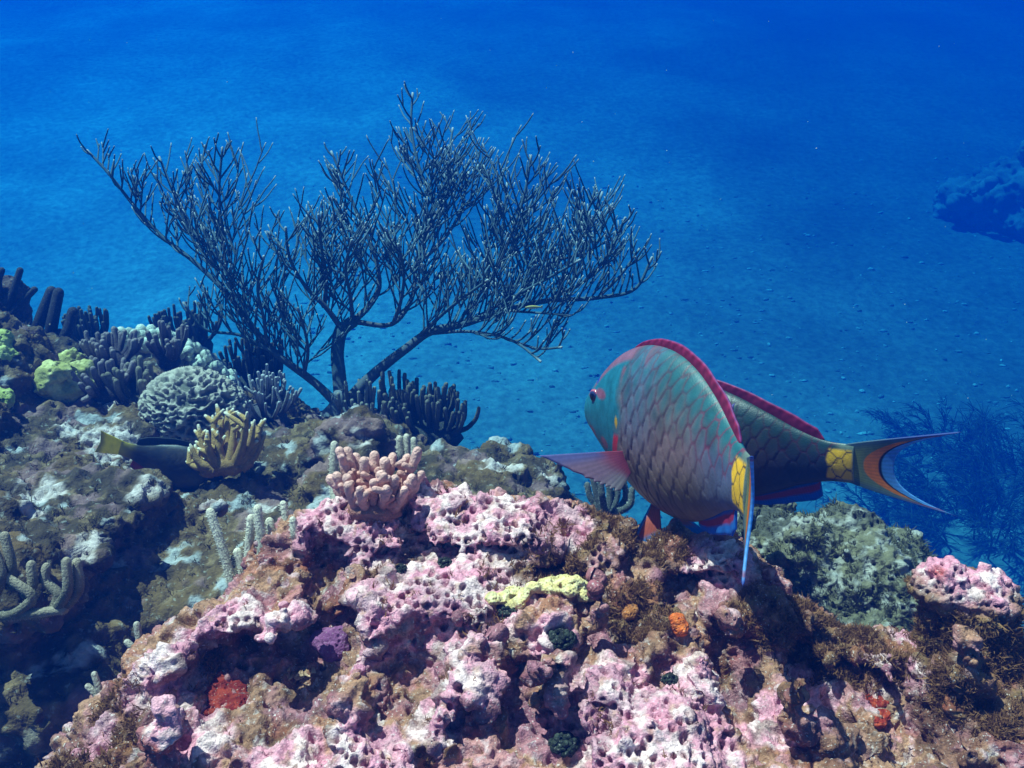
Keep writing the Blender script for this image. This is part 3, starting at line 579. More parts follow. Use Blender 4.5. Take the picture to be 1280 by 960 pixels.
        U, Vv = np.meshgrid(np.linspace(0, 1, 24), np.linspace(0, 1, 30), indexing='ij'); bs = .335 + .045 * Vv; bz = interp(BOT, bs.ravel()).reshape(U.shape) * F.deep + .012
        e = .165 * (1 - .40 * Vv) * U; Pg = F.pt((bs + e * .25).ravel(), (sg * (.020 + e * (.10 + .85 * (1 - Vv)))).ravel(), (bz - e * .92).ravel()).reshape(24, 30, 3)
        K = c3(np.array([.62, .13, .07]) + 0 * U[..., None], np.array([.05, .27, .70]), np.maximum(sstep(.62, .8, U), 1 - sstep(.08, .2, Vv))) if lunate else np.array([.35, .10, .06]) + 0 * U[..., None]
        sheet(Pg, K * ray_stripe(Vv * 50), .0011, 'pelvic_fin', fin_mat, root, loc)
        # eye: a low ball with a ring
        es, ez = .118, .080; ew = float(interp(WID, np.array([es]))[0]) * .80; p, f, l, u = F.frame(es); c0 = F.pt(np.array([es]), np.array([sg * ew]), np.array([ez]))[0]; l = l[0] * sg; f = f[0]; u = u[0]; r = .0235 * L
        V = []; K = []; Fq = []; nr, na = 9, 24
        for i in range(nr):
            th = i / (nr - 1) * math.pi * .55
            for j in range(na):
                a = 2 * math.pi * j / na; V.append(c0 + r * (math.sin(th) * (math.cos(a) * f + math.sin(a) * u) + (math.cos(th) * .62) * l)); rr = math.sin(th); K.append((.004, .004, .008) if rr < .42 else (.55, .33, .05) if rr < .56 else (.02, .03, .10) if rr < .78 else (.42, .10, .14))
        for i in range(nr - 1):
            for j in range(na): Fq.append((i * na + j, i * na + (j + 1) % na, (i + 1) * na + (j + 1) % na, (i + 1) * na + j))
        mesh_obj('eye', np.array(V) - loc, Fq, eye_mat, root, np.array(K))
    return root
GP = 'blue green parrotfish swimming over the pink rock'
f1 = Fish(P(733, 512, 1.20), P(936, 613, .845), -.075, deep=1.2)
build_fish(f1, 'nearer blue green parrotfish with its pink side fin spread and its tail seen edge on', GP, paint_parrot, curl=.02, fold=.035, lobe=.105)
f2 = Fish(P(775, 525, 1.52), P(1068, 581, 1.24), .035, deep=1.05)
build_fish(f2, 'farther dark parrotfish half hidden behind the nearer, orange and blue crescent tail in full view', GP, paint_parrot, dim=.30, curl=-.01)
d3 = np.dot(RS.hit(285, 590)[0] - CAM, FW); f3 = Fish(P(292, 606, d3 - .0), P(150, 560, d3 - .05), 0.01, deep=1.0)
build_fish(f3, 'dark fish with a yellow tail, its head hidden behind the tan branching coral', None, paint_dusky, lunate=False, nS=120, nT=80)
# ------------------------------------------------------------------ the big sea plume
gorg_mat = col_mat('gorgonian_bark', rough=0.8, spec=0.15, var=0.25, scale=80, bump=0.4, bscale=400)
TRUNK = np.array([.10, .11, .125]); BARK = np.array([.055, .10, .13]); TIPC = np.array([.34, .38, .40])
def smooth(pts, n):
    pts = np.asarray(pts, float); d = np.r_[0, np.cumsum(np.linalg.norm(np.diff(pts, axis=0), axis=1))]; t = np.linspace(0, d[-1], n)
    return np.c_[[interp(np.c_[d, pts[:, k]], t) for k in range(pts.shape[1])]].T
def build_plume():
    D0 = 2.42; base = P(428, 512, D0); k = D0 / FPX
    root = empty('sea_plume', base, 'tall dark blue branching sea plume with upswept twigs, standing against the open water', 'soft coral')
    limbs = [  # pixel path, how far it comes towards the photographer (m) at its end, thickness at its ends (px), first share of it that stays bare
        ([(428, 512), (400, 484), (340, 437), (312, 405), (288, 372), (240, 325), (202, 295), (165, 254), (135, 216), (109, 188)], -.10, 8, 1.6, .22),
        ([(400, 484), (334, 436), (300, 419), (255, 411), (229, 378)], .10, 4.5, 1.6, .1), ([(292, 378), (284, 340), (264, 314), (236, 280), (220, 248), (199, 196)], -.2, 4, 1.6, .05),
        ([(284, 345), (281, 320), (277, 284), (274, 242), (278, 184)], .05, 3, 1.6, .1), ([(334, 436), (330, 400), (322, 360), (330, 320)], .2, 3.5, 1.6, .1), ([(380, 468), (385, 440), (380, 410), (372, 385)], .25, 3.2, 1.6, .15),
        ([(428, 512), (424, 470), (422, 436), (428, 412), (441, 402)], 0, 13, 8, .9), ([(428, 412), (408, 385), (382, 358), (362, 322), (357, 284)], .15, 6, 1.6, .08),
        ([(441, 402), (460, 384), (473, 362), (471, 329), (450, 274), (430, 228), (414, 189)], -.05, 6, 1.6, .08), ([(405, 384), (408, 350), (402, 310), (398, 268)], .25, 4, 1.6, .05), ([(441, 402), (438, 370), (432, 335), (440, 300)], .3, 4, 1.6, .08),
        ([(428, 512), (455, 480), (480, 457), (510, 434), (533, 417), (583, 404), (629, 388), (684, 376), (748, 372), (794, 361), (815, 322)], .12, 12, 1.6, .34),
        ([(441, 402), (492, 404), (515, 372), (520, 330), (528, 302), (541, 250), (526, 215), (514, 150), (516, 116)], -.15, 5, 1.6, .15), ([(528, 302), (548, 262), (556, 237), (560, 200), (566, 160)], -.25, 3, 1.6, .05),
        ([(520, 330), (545, 310), (572, 272), (586, 215)], -.1, 3.5, 1.6, .05), ([(583, 404), (597, 371), (622, 335), (628, 290), (634, 228)], -.2, 4.5, 1.6, .1), ([(622, 335), (640, 290), (655, 245), (664, 194)], .0, 3, 1.6, .05),
        ([(533, 417), (593, 415), (645, 428), (676, 452)], .3, 3.5, 1.4, .15), ([(645, 428), (675, 436), (702, 434)], .3, 2, 1.4, .1), ([(629, 388), (668, 350), (694, 325), (738, 282), (753, 240)], -.15, 4, 1.6, .08),
        ([(694, 325), (722, 318), (745, 290)], -.05, 2.5, 1.6, .1), ([(684, 376), (735, 348), (760, 318), (782, 272)], .2, 3.5, 1.6, .1), ([(583, 404), (640, 372), (690, 345), (725, 325)], .3, 3.5, 1.6, .1), ([(510, 434), (545, 400), (575, 375), (610, 350)], .3, 4, 1.6, .1),
        ([(492, 404), (500, 380), (505, 345), (498, 305)], .25, 3.5, 1.6, .08), ([(629, 388), (672, 391), (714, 394)], .25, 2.5, 1.2, .1), ([(748, 372), (775, 345), (800, 310)], .0, 2.5, 1.6, .1)]
    r2 = np.random.default_rng(5)
    def to3(p2, dep): return np.array([P(x, y, D0 - d) for (x, y), d in zip(p2, dep)])
    def twig(mb, p, d, ln, rp, dep, ddep, lvl):
        n = 9; path = [np.array(p, float)]; dirv = np.array(d, float); dirv /= np.linalg.norm(dirv); target = np.array([r2.normal(.04, .10) + .35 * np.sign(d[0]) * min(1, abs(d[0])), -1.0]); target /= np.linalg.norm(target)
        deps = [dep]; st = ln / n
        for i in range(n):
            dirv = dirv * .80 + target * .20 + r2.normal(0, .05, 2); dirv /= np.linalg.norm(dirv); path.append(path[-1] + dirv * st); deps.append(deps[-1] + ddep / n)
        rr = np.linspace(rp, rp * .66, n + 1) * k; col = np.tile(BARK * r2.uniform(.75, 1.25), (n + 1, 1)); mb.tube(to3(path, deps), rr, 5, col, TIPC, 1)
        if lvl > 0:
            for i in range(1, n - 1):
                if r2.random() < (.42 if lvl > 1 else .16):
                    sg = 1 if r2.random() < .5 else -1; a = sg * r2.uniform(.35, .7); dd = path[i + 1] - path[i]; dd = np.array([dd[0] * math.cos(a) - dd[1] * math.sin(a), dd[0] * math.sin(a) + dd[1] * math.cos(a)])
                    twig(mb, path[i], dd, ln * r2.uniform(.45, .8), rp * .92, deps[i], r2.normal(0, .05), lvl - 1)
    trunk = MB()
    for li, (pp, end, ra, rb, bare) in enumerate(limbs):
        start = pp[0]; n = max(10, int(len(pp) * 5)); pts = smooth(pp, n); u = np.linspace(0, 1, n); dep = end * u ** 1.2
        if li in (1,): dep = dep - .02
        rr = (ra * .85 + (rb - ra * .85) * u ** .5) * k; big = ra >= 8; mb = trunk if li == 6 else MB()
        col = mixc(np.tile(TRUNK, (n, 1)), BARK, sstep(.1, .6, u)); mb.tube(to3(pts, dep), rr, 8 if big else 6, col, TIPC if li != 6 else None, 1)
        ln_px = np.linalg.norm(np.diff(pts, axis=0), axis=1).sum(); m = int(ln_px / 10 * (1 - bare)); side = 1
        for j in range(m):
            if li == 6: break
            uu = bare + (1 - bare) * (j + r2.uniform(.2, .8)) / m; i = min(n - 2, int(uu * (n - 1))); tg = pts[i + 1] - pts[i]; tg /= np.linalg.norm(tg); side = -side
            upn = np.array([tg[1], -tg[0]]); upn = upn if upn[1] < 0 else -upn
            dd = tg * .75 + upn * (side * .75 if abs(tg[0]) < .55 else (.8 if r2.random() < .85 else -.4)); ln = r2.uniform(55, 112) * (1.15 - .85 * uu)
            twig(mb, pts[i], dd, ln, 1.3, dep[i], r2.normal(0, .12), 2 if ln > 48 else 1)
        if li != 6: mb.build('branch', gorg_mat, root, base)
    trunk.ball(base + (0, 0, -.01), np.array([.055, .055, .04]), TRUNK * 1.4, 12, 8, .25)
    trunk.tube([base + (0, 0, -.10), base + (0, 0, .03)], [.05, .03], 8, TRUNK * 1.4); trunk.build('trunk', gorg_mat, root, base)
build_plume()
# ------------------------------------------------------------------ smaller corals and sponges
coral_mat = col_mat('coral_skin', rough=0.8, spec=0.15, var=0.28, scale=110, bump=1.0, bscale=380, specks=.35, sscale=420, speck_col=(.62, .55, .52))
def ground(px, py, which=None):                               # the nearest rock surface along this line of sight
    best = (None, None); bd = 9e9
    for step in range(30):
        if any(q.hit(px, py)[0] is not None for q in ((FS, RS) if which is None else (which,))): break
        py += 4
    for s in ((FS, RS) if which is None else (which,)):
        l, n = s.hit(px, py)
        if l is not None and np.linalg.norm(l - CAM) < bd: best = (l, n); bd = np.linalg.norm(l - CAM)
    return best
def rtip(n, r0, r1, ln):                                      # radii along a finger with a rounded end
    u = np.linspace(0, 1, n); return r0 + (r1 - r0) * u
def fingers(mb, base, n, ln, r, spread, rise, c0, c1, rg, sides=8, rings=10, fork=0.0, flat=(1, 1), jitter=.12):
    for i in range(n):
        a = rg.uniform(0, 2 * math.pi); q = math.sqrt(rg.random()); out = np.array([math.cos(a) * flat[0], math.sin(a) * flat[1], 0]) * q; l = ln * rg.uniform(.65, 1.1) * (1 - .25 * q)
        p = np.array(base) + out * spread * .45; d = out * 1.0 + np.array([0, 0, .35 + .5 * (1 - q)]); path = [p]; st = l / (rings - 1)
        for k in range(rings - 1):
            d = d / np.linalg.norm(d); d = d * (1 - rise) + np.array([0, 0, 1.0]) * rise + rg.normal(0, jitter, 3) * .5; d /= np.linalg.norm(d); path.append(path[-1] + d * st)
        R = rtip(rings, r * rg.uniform(.9, 1.15), r * rg.uniform(.75, 1.0), l); col = mixc(np.tile(np.asarray(c0, float), (rings, 1)), np.asarray(c1, float), sstep(.35, 1.0, np.linspace(0, 1, rings))) * rg.uniform(.85, 1.12)
        mb.tube(path, R, sides, col)
        if rg.random() < fork:
            b = rings // 2; dd = np.array(path[b] - path[b - 1]) / st + rg.normal(0, .6, 3); path2 = [path[b - 1]]; m2 = rings - 2
            for k in range(m2 - 1): dd = dd / np.linalg.norm(dd); dd = dd * (1 - rise) + np.array([0, 0, 1.0]) * rise; path2.append(path2[-1] + dd / np.linalg.norm(dd) * st * .75)
            mb.tube(path2, rtip(m2, r * .9, r * .8, l * .6), sides, col[-m2:])
def colony(name, px, py, label, cat, n, ln, r, spread, c0, c1, seed, rise=.22, fork=.4, group=None, which=None, sides=8, dz=0.0, at=None, mound=None, flat=(1, 1), d=None, rings=10):
    base = at if at is not None else (P(px, py, d) if d else ground(px, py, which)[0]); base = np.array(base) + (0, 0, dz); mb = MB(); fingers(mb, base, n, ln, r, spread, rise, c0, c1, np.random.default_rng(seed), sides, rings, fork, flat)
    if mound: mb.ball(base, np.array([mound, mound, mound * .7]), np.asarray(c0) * .8, 12, 8, .25)
    else: mb.ball(base - (0, 0, .2 * spread), np.array([spread * .5, spread * .5, spread * .4]), np.asarray(c0) * .7, 10, 6, .2)
    o = mb.build(name, coral_mat, None, base); o.location = base; return tag(o, label, cat, group)
# pale pink finger coral on the left shoulder of the rock: each finger traced
def finger_coral():
    base = ground(462, 634, FS)[0]; d = np.dot(base - CAM, FW); mb = MB(); rg = np.random.default_rng(3); k = d / FPX
    for x0, y0, x1, y1, dd in [(436, 628, 425, 556, .01), (440, 632, 436, 590, -.02), (448, 634, 433, 600, -.03), (452, 622, 437, 558, .02), (456, 630, 452, 572, -.01), (462, 624, 459, 568, .02), (466, 634, 464, 598, -.035), (472, 626, 470, 563, .01),
                               (476, 632, 474, 588, -.03), (484, 624, 482, 572, 0), (482, 618, 490, 562, .025), (488, 628, 494, 590, -.03), (490, 616, 508, 560, .01), (496, 620, 522, 556, 0), (498, 626, 516, 590, -.02), (500, 628, 524, 586, 0),
                               (446, 626, 419, 584, 0), (442, 622, 414, 592, .01), (470, 616, 446, 566, .03), (505, 618, 512, 575, .02), (478, 634, 486, 606, -.045), (458, 636, 446, 606, -.045), (494, 632, 506, 604, -.035)]:
        a = P(x0 + (465 - x0) * .3, y0 + 6, d + dd * .3); b = P(x1, y1 + 8, d + dd); u = np.linspace(0, 1, 14)[:, None]; bend = (b - a) * 1.0; path = a + bend * u + np.array([0, 0, -.010]) * (u * (1 - u) * 4) * (1 if abs(x1 - x0) > 8 else .2) + np.cumsum(rg.normal(0, .0005, (14, 3)), 0)
        ln = np.linalg.norm(b - a); col = mixc(np.tile(np.array([.36, .15, .125]), (14, 1)), np.array([.66, .38, .34]), sstep(.2, 1, u[:, 0])) * rg.uniform(.92, 1.08)
        for q in range(2):
            i = rg.integers(5, 12); mb.tube([path[i], path[i] + np.array([rg.normal(0, .004), -.004, .006]), path[i] + np.array([rg.normal(0, .006), -.006, .012])], [.0052, .0046, .004], 9, col[i:i + 1].repeat(3, 0) * 1.05)
        mb.tube(path, rtip(14, .0066, .0054, ln) * (1 + .11 * rg.normal(size=14)), 12, col)
    mb.ball(P(468, 632, d), np.array([.035, .03, .02]), (.34, .15, .12), 16, 10, .2); o = mb.build('finger_coral', coral_mat, None, base); o.location = base
    tag(o, 'pale pink finger coral with blunt fingers on the upper left shoulder of the pink rock', 'coral')
finger_coral()
# polyp covered rods, their tentacles drawn as short pale bristles
def rods(name, paths, r, label, col, d=None, bristle=.0032, dens=2600, which=None, seed=1, base_px=None, tipc=None, group=None, mat=None, sub=1):
    rg = np.random.default_rng(seed); bp = base_px or paths[0][0]; base = ground(bp[0], bp[1], which)[0]; dd = d if d else np.dot(base - CAM, FW); base = P(bp[0], bp[1], dd); mb = MB(); col = np.array(col)
    for pp in paths:
        off = rg.normal(0, .012); n = 16; pts = smooth(pp, n); path = np.array([P(x, y, dd + off * min(1, i / 6)) for i, (x, y) in enumerate(pts)]); ln = np.linalg.norm(np.diff(path, axis=0), axis=1).sum(); R = rtip(n, r * 1.1, r * .92, ln)
        mb.tube(path, R, 9, mixc(np.tile(col * .75, (n, 1)), tipc if tipc is not None else col * 1.15, sstep(.3, 1, np.linspace(0, 1, n))))
        if bristle:
            m = int(ln * dens); us = rg.random(m) * .99; ii = (us * (n - 1)).astype(int); fr = us * (n - 1) - ii; p = path[ii] + (path[ii + 1] - path[ii]) * fr[:, None]; tg = path[ii + 1] - path[ii]; tg /= np.linalg.norm(tg, axis=1)[:, None]
            q = rg.normal(size=(m, 3)); q -= (q * tg).sum(1)[:, None] * tg; q /= np.linalg.norm(q, axis=1)[:, None]; q = q + tg * .3; rr = R[ii][:, None]; s = np.cross(q, tg); s /= np.linalg.norm(s, axis=1)[:, None]; wv = bristle * .18
            a0 = p + q * rr * .7; tipv = p + q * (rr + bristle * rg.uniform(.6, 1.1, (m, 1)))
            V = np.stack([a0 + s * wv, a0 - s * wv * .5 + tg * wv * .87, a0 - s * wv * .5 - tg * wv * .87, tipv], 1).reshape(-1, 3); F = []
            for i in range(m): F += [(4 * i, 4 * i + 1, 4 * i + 3), (4 * i + 1, 4 * i + 2, 4 * i + 3), (4 * i + 2, 4 * i, 4 * i + 3)]
            mb.add(V, F, np.array([.74, .70, .60]))
    o = mb.build(name, mat or coral_mat, None, base); o.location = base; return tag(o, label, 'soft coral', group)
rods('sea_rod', [[(296, 752), (284, 705), (263, 640)], [(302, 748), (304, 715), (297, 690)], [(312, 742), (311, 690), (314, 648)], [(320, 738), (327, 690), (322, 636)], [(330, 730), (344, 690), (337, 652)], [(318, 740), (326, 705), (330, 684)]], .0056,
     'clump of pale bristly sea rods growing at the left edge of the pink rock', (.50, .46, .38), d=1.05)
rods('sea_rod', [[(368, 684), (360, 660), (354, 630)], [(372, 684), (368, 665), (366, 650)]], .0046, 'short bristly sea rod right of the taller clump, above the dark hollow', (.50, .46, .38), d=1.05, seed=2)
rods('sea_rod', [[(419, 628), (417, 590), (418, 556)]], .006, 'single bristly sea rod standing behind the left side of the pink finger coral', (.42, .39, .33), d=1.18, seed=3)
rods('sea_rod', [[(505, 582), (500, 564), (499, 548)], [(508, 582), (509, 562), (508, 546)], [(512, 584), (518, 566), (517, 550)]], .005, 'tuft of bristly sea rods peeping over the right of the pink finger coral', (.42, .39, .33), d=1.25, seed=4)
rods('sea_rod', [[(-30, 772), (22, 765), (41, 746), (22, 731), (-4, 712)], [(22, 768), (64, 763), (73, 744), (56, 724), (58, 709)], [(70, 763), (83, 742), (83, 702)], [(76, 764), (98, 737), (96, 703)], [(30, 745), (39, 735), (39, 706)], [(14, 735), (15, 715), (6, 670)], [(-20, 770), (30, 768), (80, 762)], [(-10, 750), (2, 720), (-6, 690)]],
     .0064, 'olive grey sea rod with thick upturned fingers at the left edge of the photo', (.17, .15, .11), d=1.12, bristle=.0016, dens=2200, tipc=np.array([.30, .25, .19]), base_px=(40, 775), seed=5)
rods('sea_rod', [[(176, 826), (175, 805), (171, 781)], [(174, 822), (168, 812), (159, 803)], [(176, 822), (180, 812), (183, 806)]], .0044, 'small three fingered pale stub beside the left slope of the pink rock', (.33, .29, .25), d=1.02, bristle=0, seed=6)
rods('sea_rod', [[(128, 880), (124, 862), (118, 843)], [(126, 878), (118, 866), (110, 858)]], .0038, 'tiny two fingered pale stub lowest on the left slope of the pink rock', (.33, .29, .25), d=.97, bristle=0, seed=7)
# tan fire coral
def fire_coral():
    l = ground(285, 585, RS)[0]; d = np.dot(l - CAM, FW) - .10; mb = MB(); rg = np.random.default_rng(9); c0 = np.array([.28, .145, .045]); c1 = np.array([.46, .27, .095]); k = d / FPX; base = P(285, 590, d)
    for x, y in [(233, 577), (238, 556), (248, 532), (258, 545), (266, 520), (275, 514), (284, 511), (292, 523), (300, 530), (309, 516), (318, 526), (327, 526), (330, 540), (259, 589), (246, 566), (272, 540), (312, 545), (290, 548)]:
        a = np.array([285 + (x - 285) * .35, 582 + rg.normal(0, 3)]); b = np.array([x, y]); m = (a + b) / 2 + np.array([(x - 285) * .10, 5]); pts = smooth([a, m, b], 9); dz = rg.normal(0, .03); path = np.array([P(px, py, d + dz * i / 8) for i, (px, py) in enumerate(pts)])
        R = np.linspace(7.5, 2.4, 9) * (1 + .1 * rg.normal(size=9)) * k; R[-1] *= .7; col = mixc(np.tile(c0, (9, 1)), c1, np.linspace(0, 1, 9)); mb.tube(path, R, 8, col, np.array([.80, .70, .55]), 1)
        for s in range(3):
            i = rg.integers(4, 8); q = pts[i] + np.array([rg.normal(0, 9), -abs(rg.normal(9, 4))]); pa = np.array([P(*(pts[i] + (q - pts[i]) * t), d + dz * i / 8 + .004 * t) for t in (0, .35, .7, 1)]); mb.tube(pa, np.array([4.2, 3.4, 2.8, 1.9]) * k, 7, np.tile(c1, (4, 1)), np.array([.80, .70, .55]), 1)
    for x, y, r in ((285, 580, 24), (268, 584, 18), (300, 578, 18), (262, 590, 12)): mb.ball(P(x, y, d + .01), np.array([r, r * .7, r * .62]) * k, c0 * 1.05, 14, 9, .25)
    o = mb.build('fire_coral', coral_mat, None, base); o.location = base; tag(o, 'tan branching fire coral with white tips in front of the round brain coral', 'coral')
fire_coral()
# round brain coral
def paint_brain(v, nn, pit): return mixc(np.tile(np.array([.20, .18, .15]), (len(v), 1)), np.array([.42, .38, .36]), sstep(-.25, .25, fbm(v * 42, 2, seed=51)))
def brain():
    l = ground(240, 530, RS)[0]; d = np.dot(l - CAM, FW) - .02; r = 62 / FPX * d; c = P(240, 512, d)
    o, me, v, nn = lumpy('brain_coral', [(c, np.array([r, r * .9, r * .80])), (c + (.3 * r, 0, -.3 * r), np.array([r * .8, r * .8, r * .7]))], .012, coral_mat, paint_brain, (.004, .002), 8, kn_s=60, disp=.0)
    f = fbm(v * np.array([38, 38, 60]), 2, seed=61); put_verts(me, v + nn * (.007 * (1 - 2 * np.minimum(1, np.abs(f) * 2.4)))[:, None]); f = np.abs(f)
    set_col(me, mixc(np.tile(np.array([.46, .38, .32]), (len(v), 1)), np.array([.13, .12, .10]), sstep(.15, .42, f))); tag(o, 'round grey brain coral with winding ridges, like a ball on the reef', 'coral')
brain()
def knob(name, pts, label, cat, c0, c1, r, mat=coral_mat, which=None, seed=0, squash=.8, h=None, lift=.2, group=None, amp=.15):
    lumps = []
    for px, py in pts:
        l, n = ground(px, py, which); rr = r / FPX * np.dot(l - CAM, FW); lumps.append((l + np.array([0, 0, rr * lift]), np.array([rr, rr, rr * squash])))
    rr = lumps[0][1][0]; f = lambda v, nn, pit: mixc(np.tile(np.asarray(c0, float), (len(v), 1)), np.asarray(c1, float), sstep(-.3, .4, fbm(v * (1.2 / rr), 3, seed=seed)))
    o = lumpy(name, lumps, h or rr * .22, mat, f, (rr * amp, rr * amp * .5), seed, kn_s=.9 / rr, disp=rr * .10)[0]; return tag(o, label, cat, group)
knob('mustard_coral', [(85, 458), (70, 470), (100, 470), (84, 478), (62, 486), (104, 486), (85, 492), (110, 478)], 'bright yellow green lumpy coral head at the left of the brain coral', 'coral', (.38, .33, .10), (.60, .52, .22), 20, seed=4, which=RS, amp=.35)
knob('mustard_coral', [(2, 425), (4, 445), (-6, 436)], 'yellow green coral knob at the left photo edge, upper of two', 'coral', (.36, .38, .10), (.50, .50, .18), 14, seed=5, which=RS, amp=.3)
knob('mustard_coral', [(3, 500), (3, 503)], 'yellow green coral knob at the left photo edge, lower of two', 'coral', (.36, .38, .10), (.50, .50, .18), 14, seed=6, which=RS, amp=.3)
def white_knobs():
    mb = MB(); rg = np.random.default_rng(12); l = ground(225, 470, RS)[0]; d = np.dot(l - CAM, FW) - .02; base = P(220, 460, d); k = d / FPX
    for i in range(120):
        t = rg.random(); x = 150 + 140 * t; y = 412 + 70 * max(0, t - .45) ** 1.1 * 1.5 + rg.uniform(0, 26); mb.ball(P(x, y, d + .001 * (450 - y) + rg.normal(0, .02)), rg.uniform(4.5, 8) * k, np.array([.60, .58, .50]) * rg.uniform(.85, 1.1), 10, 7, .15)
    for x, y, r in ((170, 445, 30), (215, 445, 34), (255, 462, 30)): mb.ball(P(x, y + 8, d + .05), r * k, (.3, .28, .25), 12, 8, .2)
    o = mb.build('knob_coral', coral_mat, None, base); o.location = base; tag(o, 'cream white knobby coral arching behind the brain coral', 'coral')
white_knobs()
DK0 = (.07, .05, .06); DK1 = (.26, .20, .20); GD = 'dark branching finger corals around the white knobby coral'
colony('branching_coral', 140, 462, 'dark purple finger coral left of the white knobby coral, above the yellow green head', 'coral', 34, .085, .0075, .10, DK0, DK1, 21, rise=.14, group=GD, which=RS, dz=.03)
colony('branching_coral', 212, 458, 'dark purple finger coral in the middle of the white knobby coral', 'coral', 24, .10, .0075, .07, DK0, DK1, 22, rise=.18, group=GD, which=RS, dz=.03)
colony('branching_coral', 132, 492, 'dark finger coral between the yellow green head and the brain coral', 'coral', 22, .09, .008, .09, DK0, DK1, 23, rise=.12, group=GD, which=RS, dz=.01)
colony('branching_coral', 172, 500, 'dusky finger coral touching the left side of the brain coral', 'coral', 20, .10, .008, .07, (.08, .07, .05), (.22, .18, .13), 24, rise=.2, group=GD, which=RS, dz=.01)
G2 = 'small dark gorgonian bushes on the reef'; BB0 = (.05, .05, .045); BB1 = (.16, .14, .11)
colony('gorgonian_bush', 540, 535, 'dark blue bush of stubby upright fingers at the right end of the reef crest', 'soft coral', 50, .13, .0065, .15, BB0, BB1, 31, rise=.2, group=G2, d=2.35, flat=(1.2, .7))
colony('gorgonian_bush', 505, 525, 'tall narrow dark bush between the big plume trunk and the stubby bush', 'soft coral', 18, .17, .0065, .06, BB0, BB1, 32, rise=.3, group=G2, d=2.42)
colony('gorgonian_bush', 462, 528, 'grey blue bush at the right foot of the big plume', 'soft coral', 30, .13, .006, .10, (.07, .07, .06), (.26, .24, .20), 33, rise=.22, group=G2, d=2.40)
colony('gorgonian_bush', 330, 515, 'small bluish bush with white tips right of the brain coral', 'soft coral', 50, .12, .0045, .12, (.10, .09, .11), (.42, .40, .42), 34, rise=.15, group=G2, d=2.30)
colony('gorgonian_bush', 322, 474, 'dim bush behind the reef crest, under the left limb of the plume', 'soft coral', 40, .16, .006, .14, BB0, (.12, .11, .09), 35, rise=.2, group=G2, d=2.75)
colony('gorgonian_bush', 235, 425, 'hazy blue bush behind the white knobby coral', 'soft coral', 50, .13, .006, .16, BB0, (.12, .11, .09), 36, rise=.25, group=G2, d=3.0)
colony('gorgonian_bush', 112, 425, 'hazy blue bush behind the dark purple finger coral at the far left', 'soft coral', 34, .12, .006, .10, BB0, (.12, .11, .09), 37, rise=.3, group=G2, d=2.85)
rods('tube_sponge', [[(60, 432), (66, 400), (73, 366)], [(40, 430), (50, 400), (64, 364)], [(72, 436), (84, 415), (91, 390)]], .016, 'three dark upright tubes leaning right near the left edge of the reef crest', (.035, .03, .035), d=2.5, bristle=0, seed=8)['category'] = 'sponge'
mb_ = lumpy('reef_boulder', [L(2, 392, 2.55, 30), (P(8, 368, 2.55), np.array([.05, .05, .05])), L(-30, 380, 2.6, 40)], .014, reef_mat, lambda v, nn, pit: np.tile(np.array([.10, .06, .05]), (len(v), 1)) * (1 + .4 * fbm(v * 20, 3))[:, None], (.02, .01), 14)[0]
tag(mb_, 'dark reddish boulder with tubes sticking out, high at the left photo edge', 'boulder')
rods('tube_sponge', [[(10, 385), (18, 360), (25, 338)], [(14, 392), (30, 375), (43, 362)], [(0, 370), (-2, 350), (2, 338)]], .010, 'thin dark tubes poking from the reddish boulder at the left photo edge', (.04, .035, .04), d=2.5, bristle=0, seed=9)['category'] = 'sponge'
rods('gorgonian_bush', [[(752, 640), (745, 615), (740, 592)], [(756, 640), (752, 615), (750, 588)], [(760, 640), (762, 612), (757, 590)], [(764, 640), (772, 615), (768, 596)], [(768, 642), (782, 622), (780, 602)], [(770, 642), (788, 630), (790, 612)], [(756, 640), (738, 622), (734, 606)], [(762, 642), (768, 620), (776, 600)]], .0065, 'blue ribbed bush seen through the gap under the nearer parrotfish', (.10, .10, .09), d=1.75, bristle=.003, dens=1200, seed=11, group=G2)
# things growing on the front rock
yel_pts = [(618, 752), (630, 750), (644, 744), (656, 746), (668, 738), (682, 734), (696, 732), (708, 730), (720, 732), (732, 738), (736, 748), (650, 756), (644, 762), (690, 742), (712, 742), (728, 748)]
knob('encrusting_coral', yel_pts, 'cream yellow ruffled coral crust in the middle of the pink rock', 'coral', (.58, .44, .20), (.68, .57, .32), 9.5, which=FS, seed=21, h=.0028, lift=.5, amp=.35)
knob('ball_sponge', [(849, 786), (850, 792), (846, 780)], 'bright orange ball sponge below the nearer parrotfish tail', 'sponge', (.55, .10, .02), (.70, .16, .03), 10, which=FS, seed=22, h=.0022, lift=.6)
knob('ball_sponge', [(790, 766), (786, 770)], 'dull orange brown ball sponge between the yellow crust and the bright orange one', 'sponge', (.30, .10, .03), (.36, .13, .04), 9, which=FS, seed=23, h=.0022, lift=.4)
GR = 'dark red sponge crusts under the ledges of the pink rock'
knob('red_sponge', [(262, 862), (272, 850), (282, 868), (290, 884), (300, 872), (268, 880), (296, 856)], 'dark red sponge crust in the hollow at the left of the pink rock', 'sponge', (.15, .012, .008), (.24, .03, .015), 15, which=FS, seed=24, group=GR, h=.004, squash=.5, lift=-.3)
knob('red_sponge', [(1092, 880), (1102, 876), (1104, 892), (1084, 872), (1098, 900)], 'red sponge crust under the small pink ledge at the right', 'sponge', (.22, .02, .01), (.34, .05, .018), 10, which=FS, seed=25, group=GR, h=.003, squash=.5, lift=-.25)
knob('purple_sponge', [(414, 808), (424, 800), (404, 802), (420, 816)], 'smooth violet sponge lump set inside the rounded hollow', 'sponge', (.16, .05, .14), (.22, .08, .19), 17, which=FS, seed=26, h=.004, amp=.08)
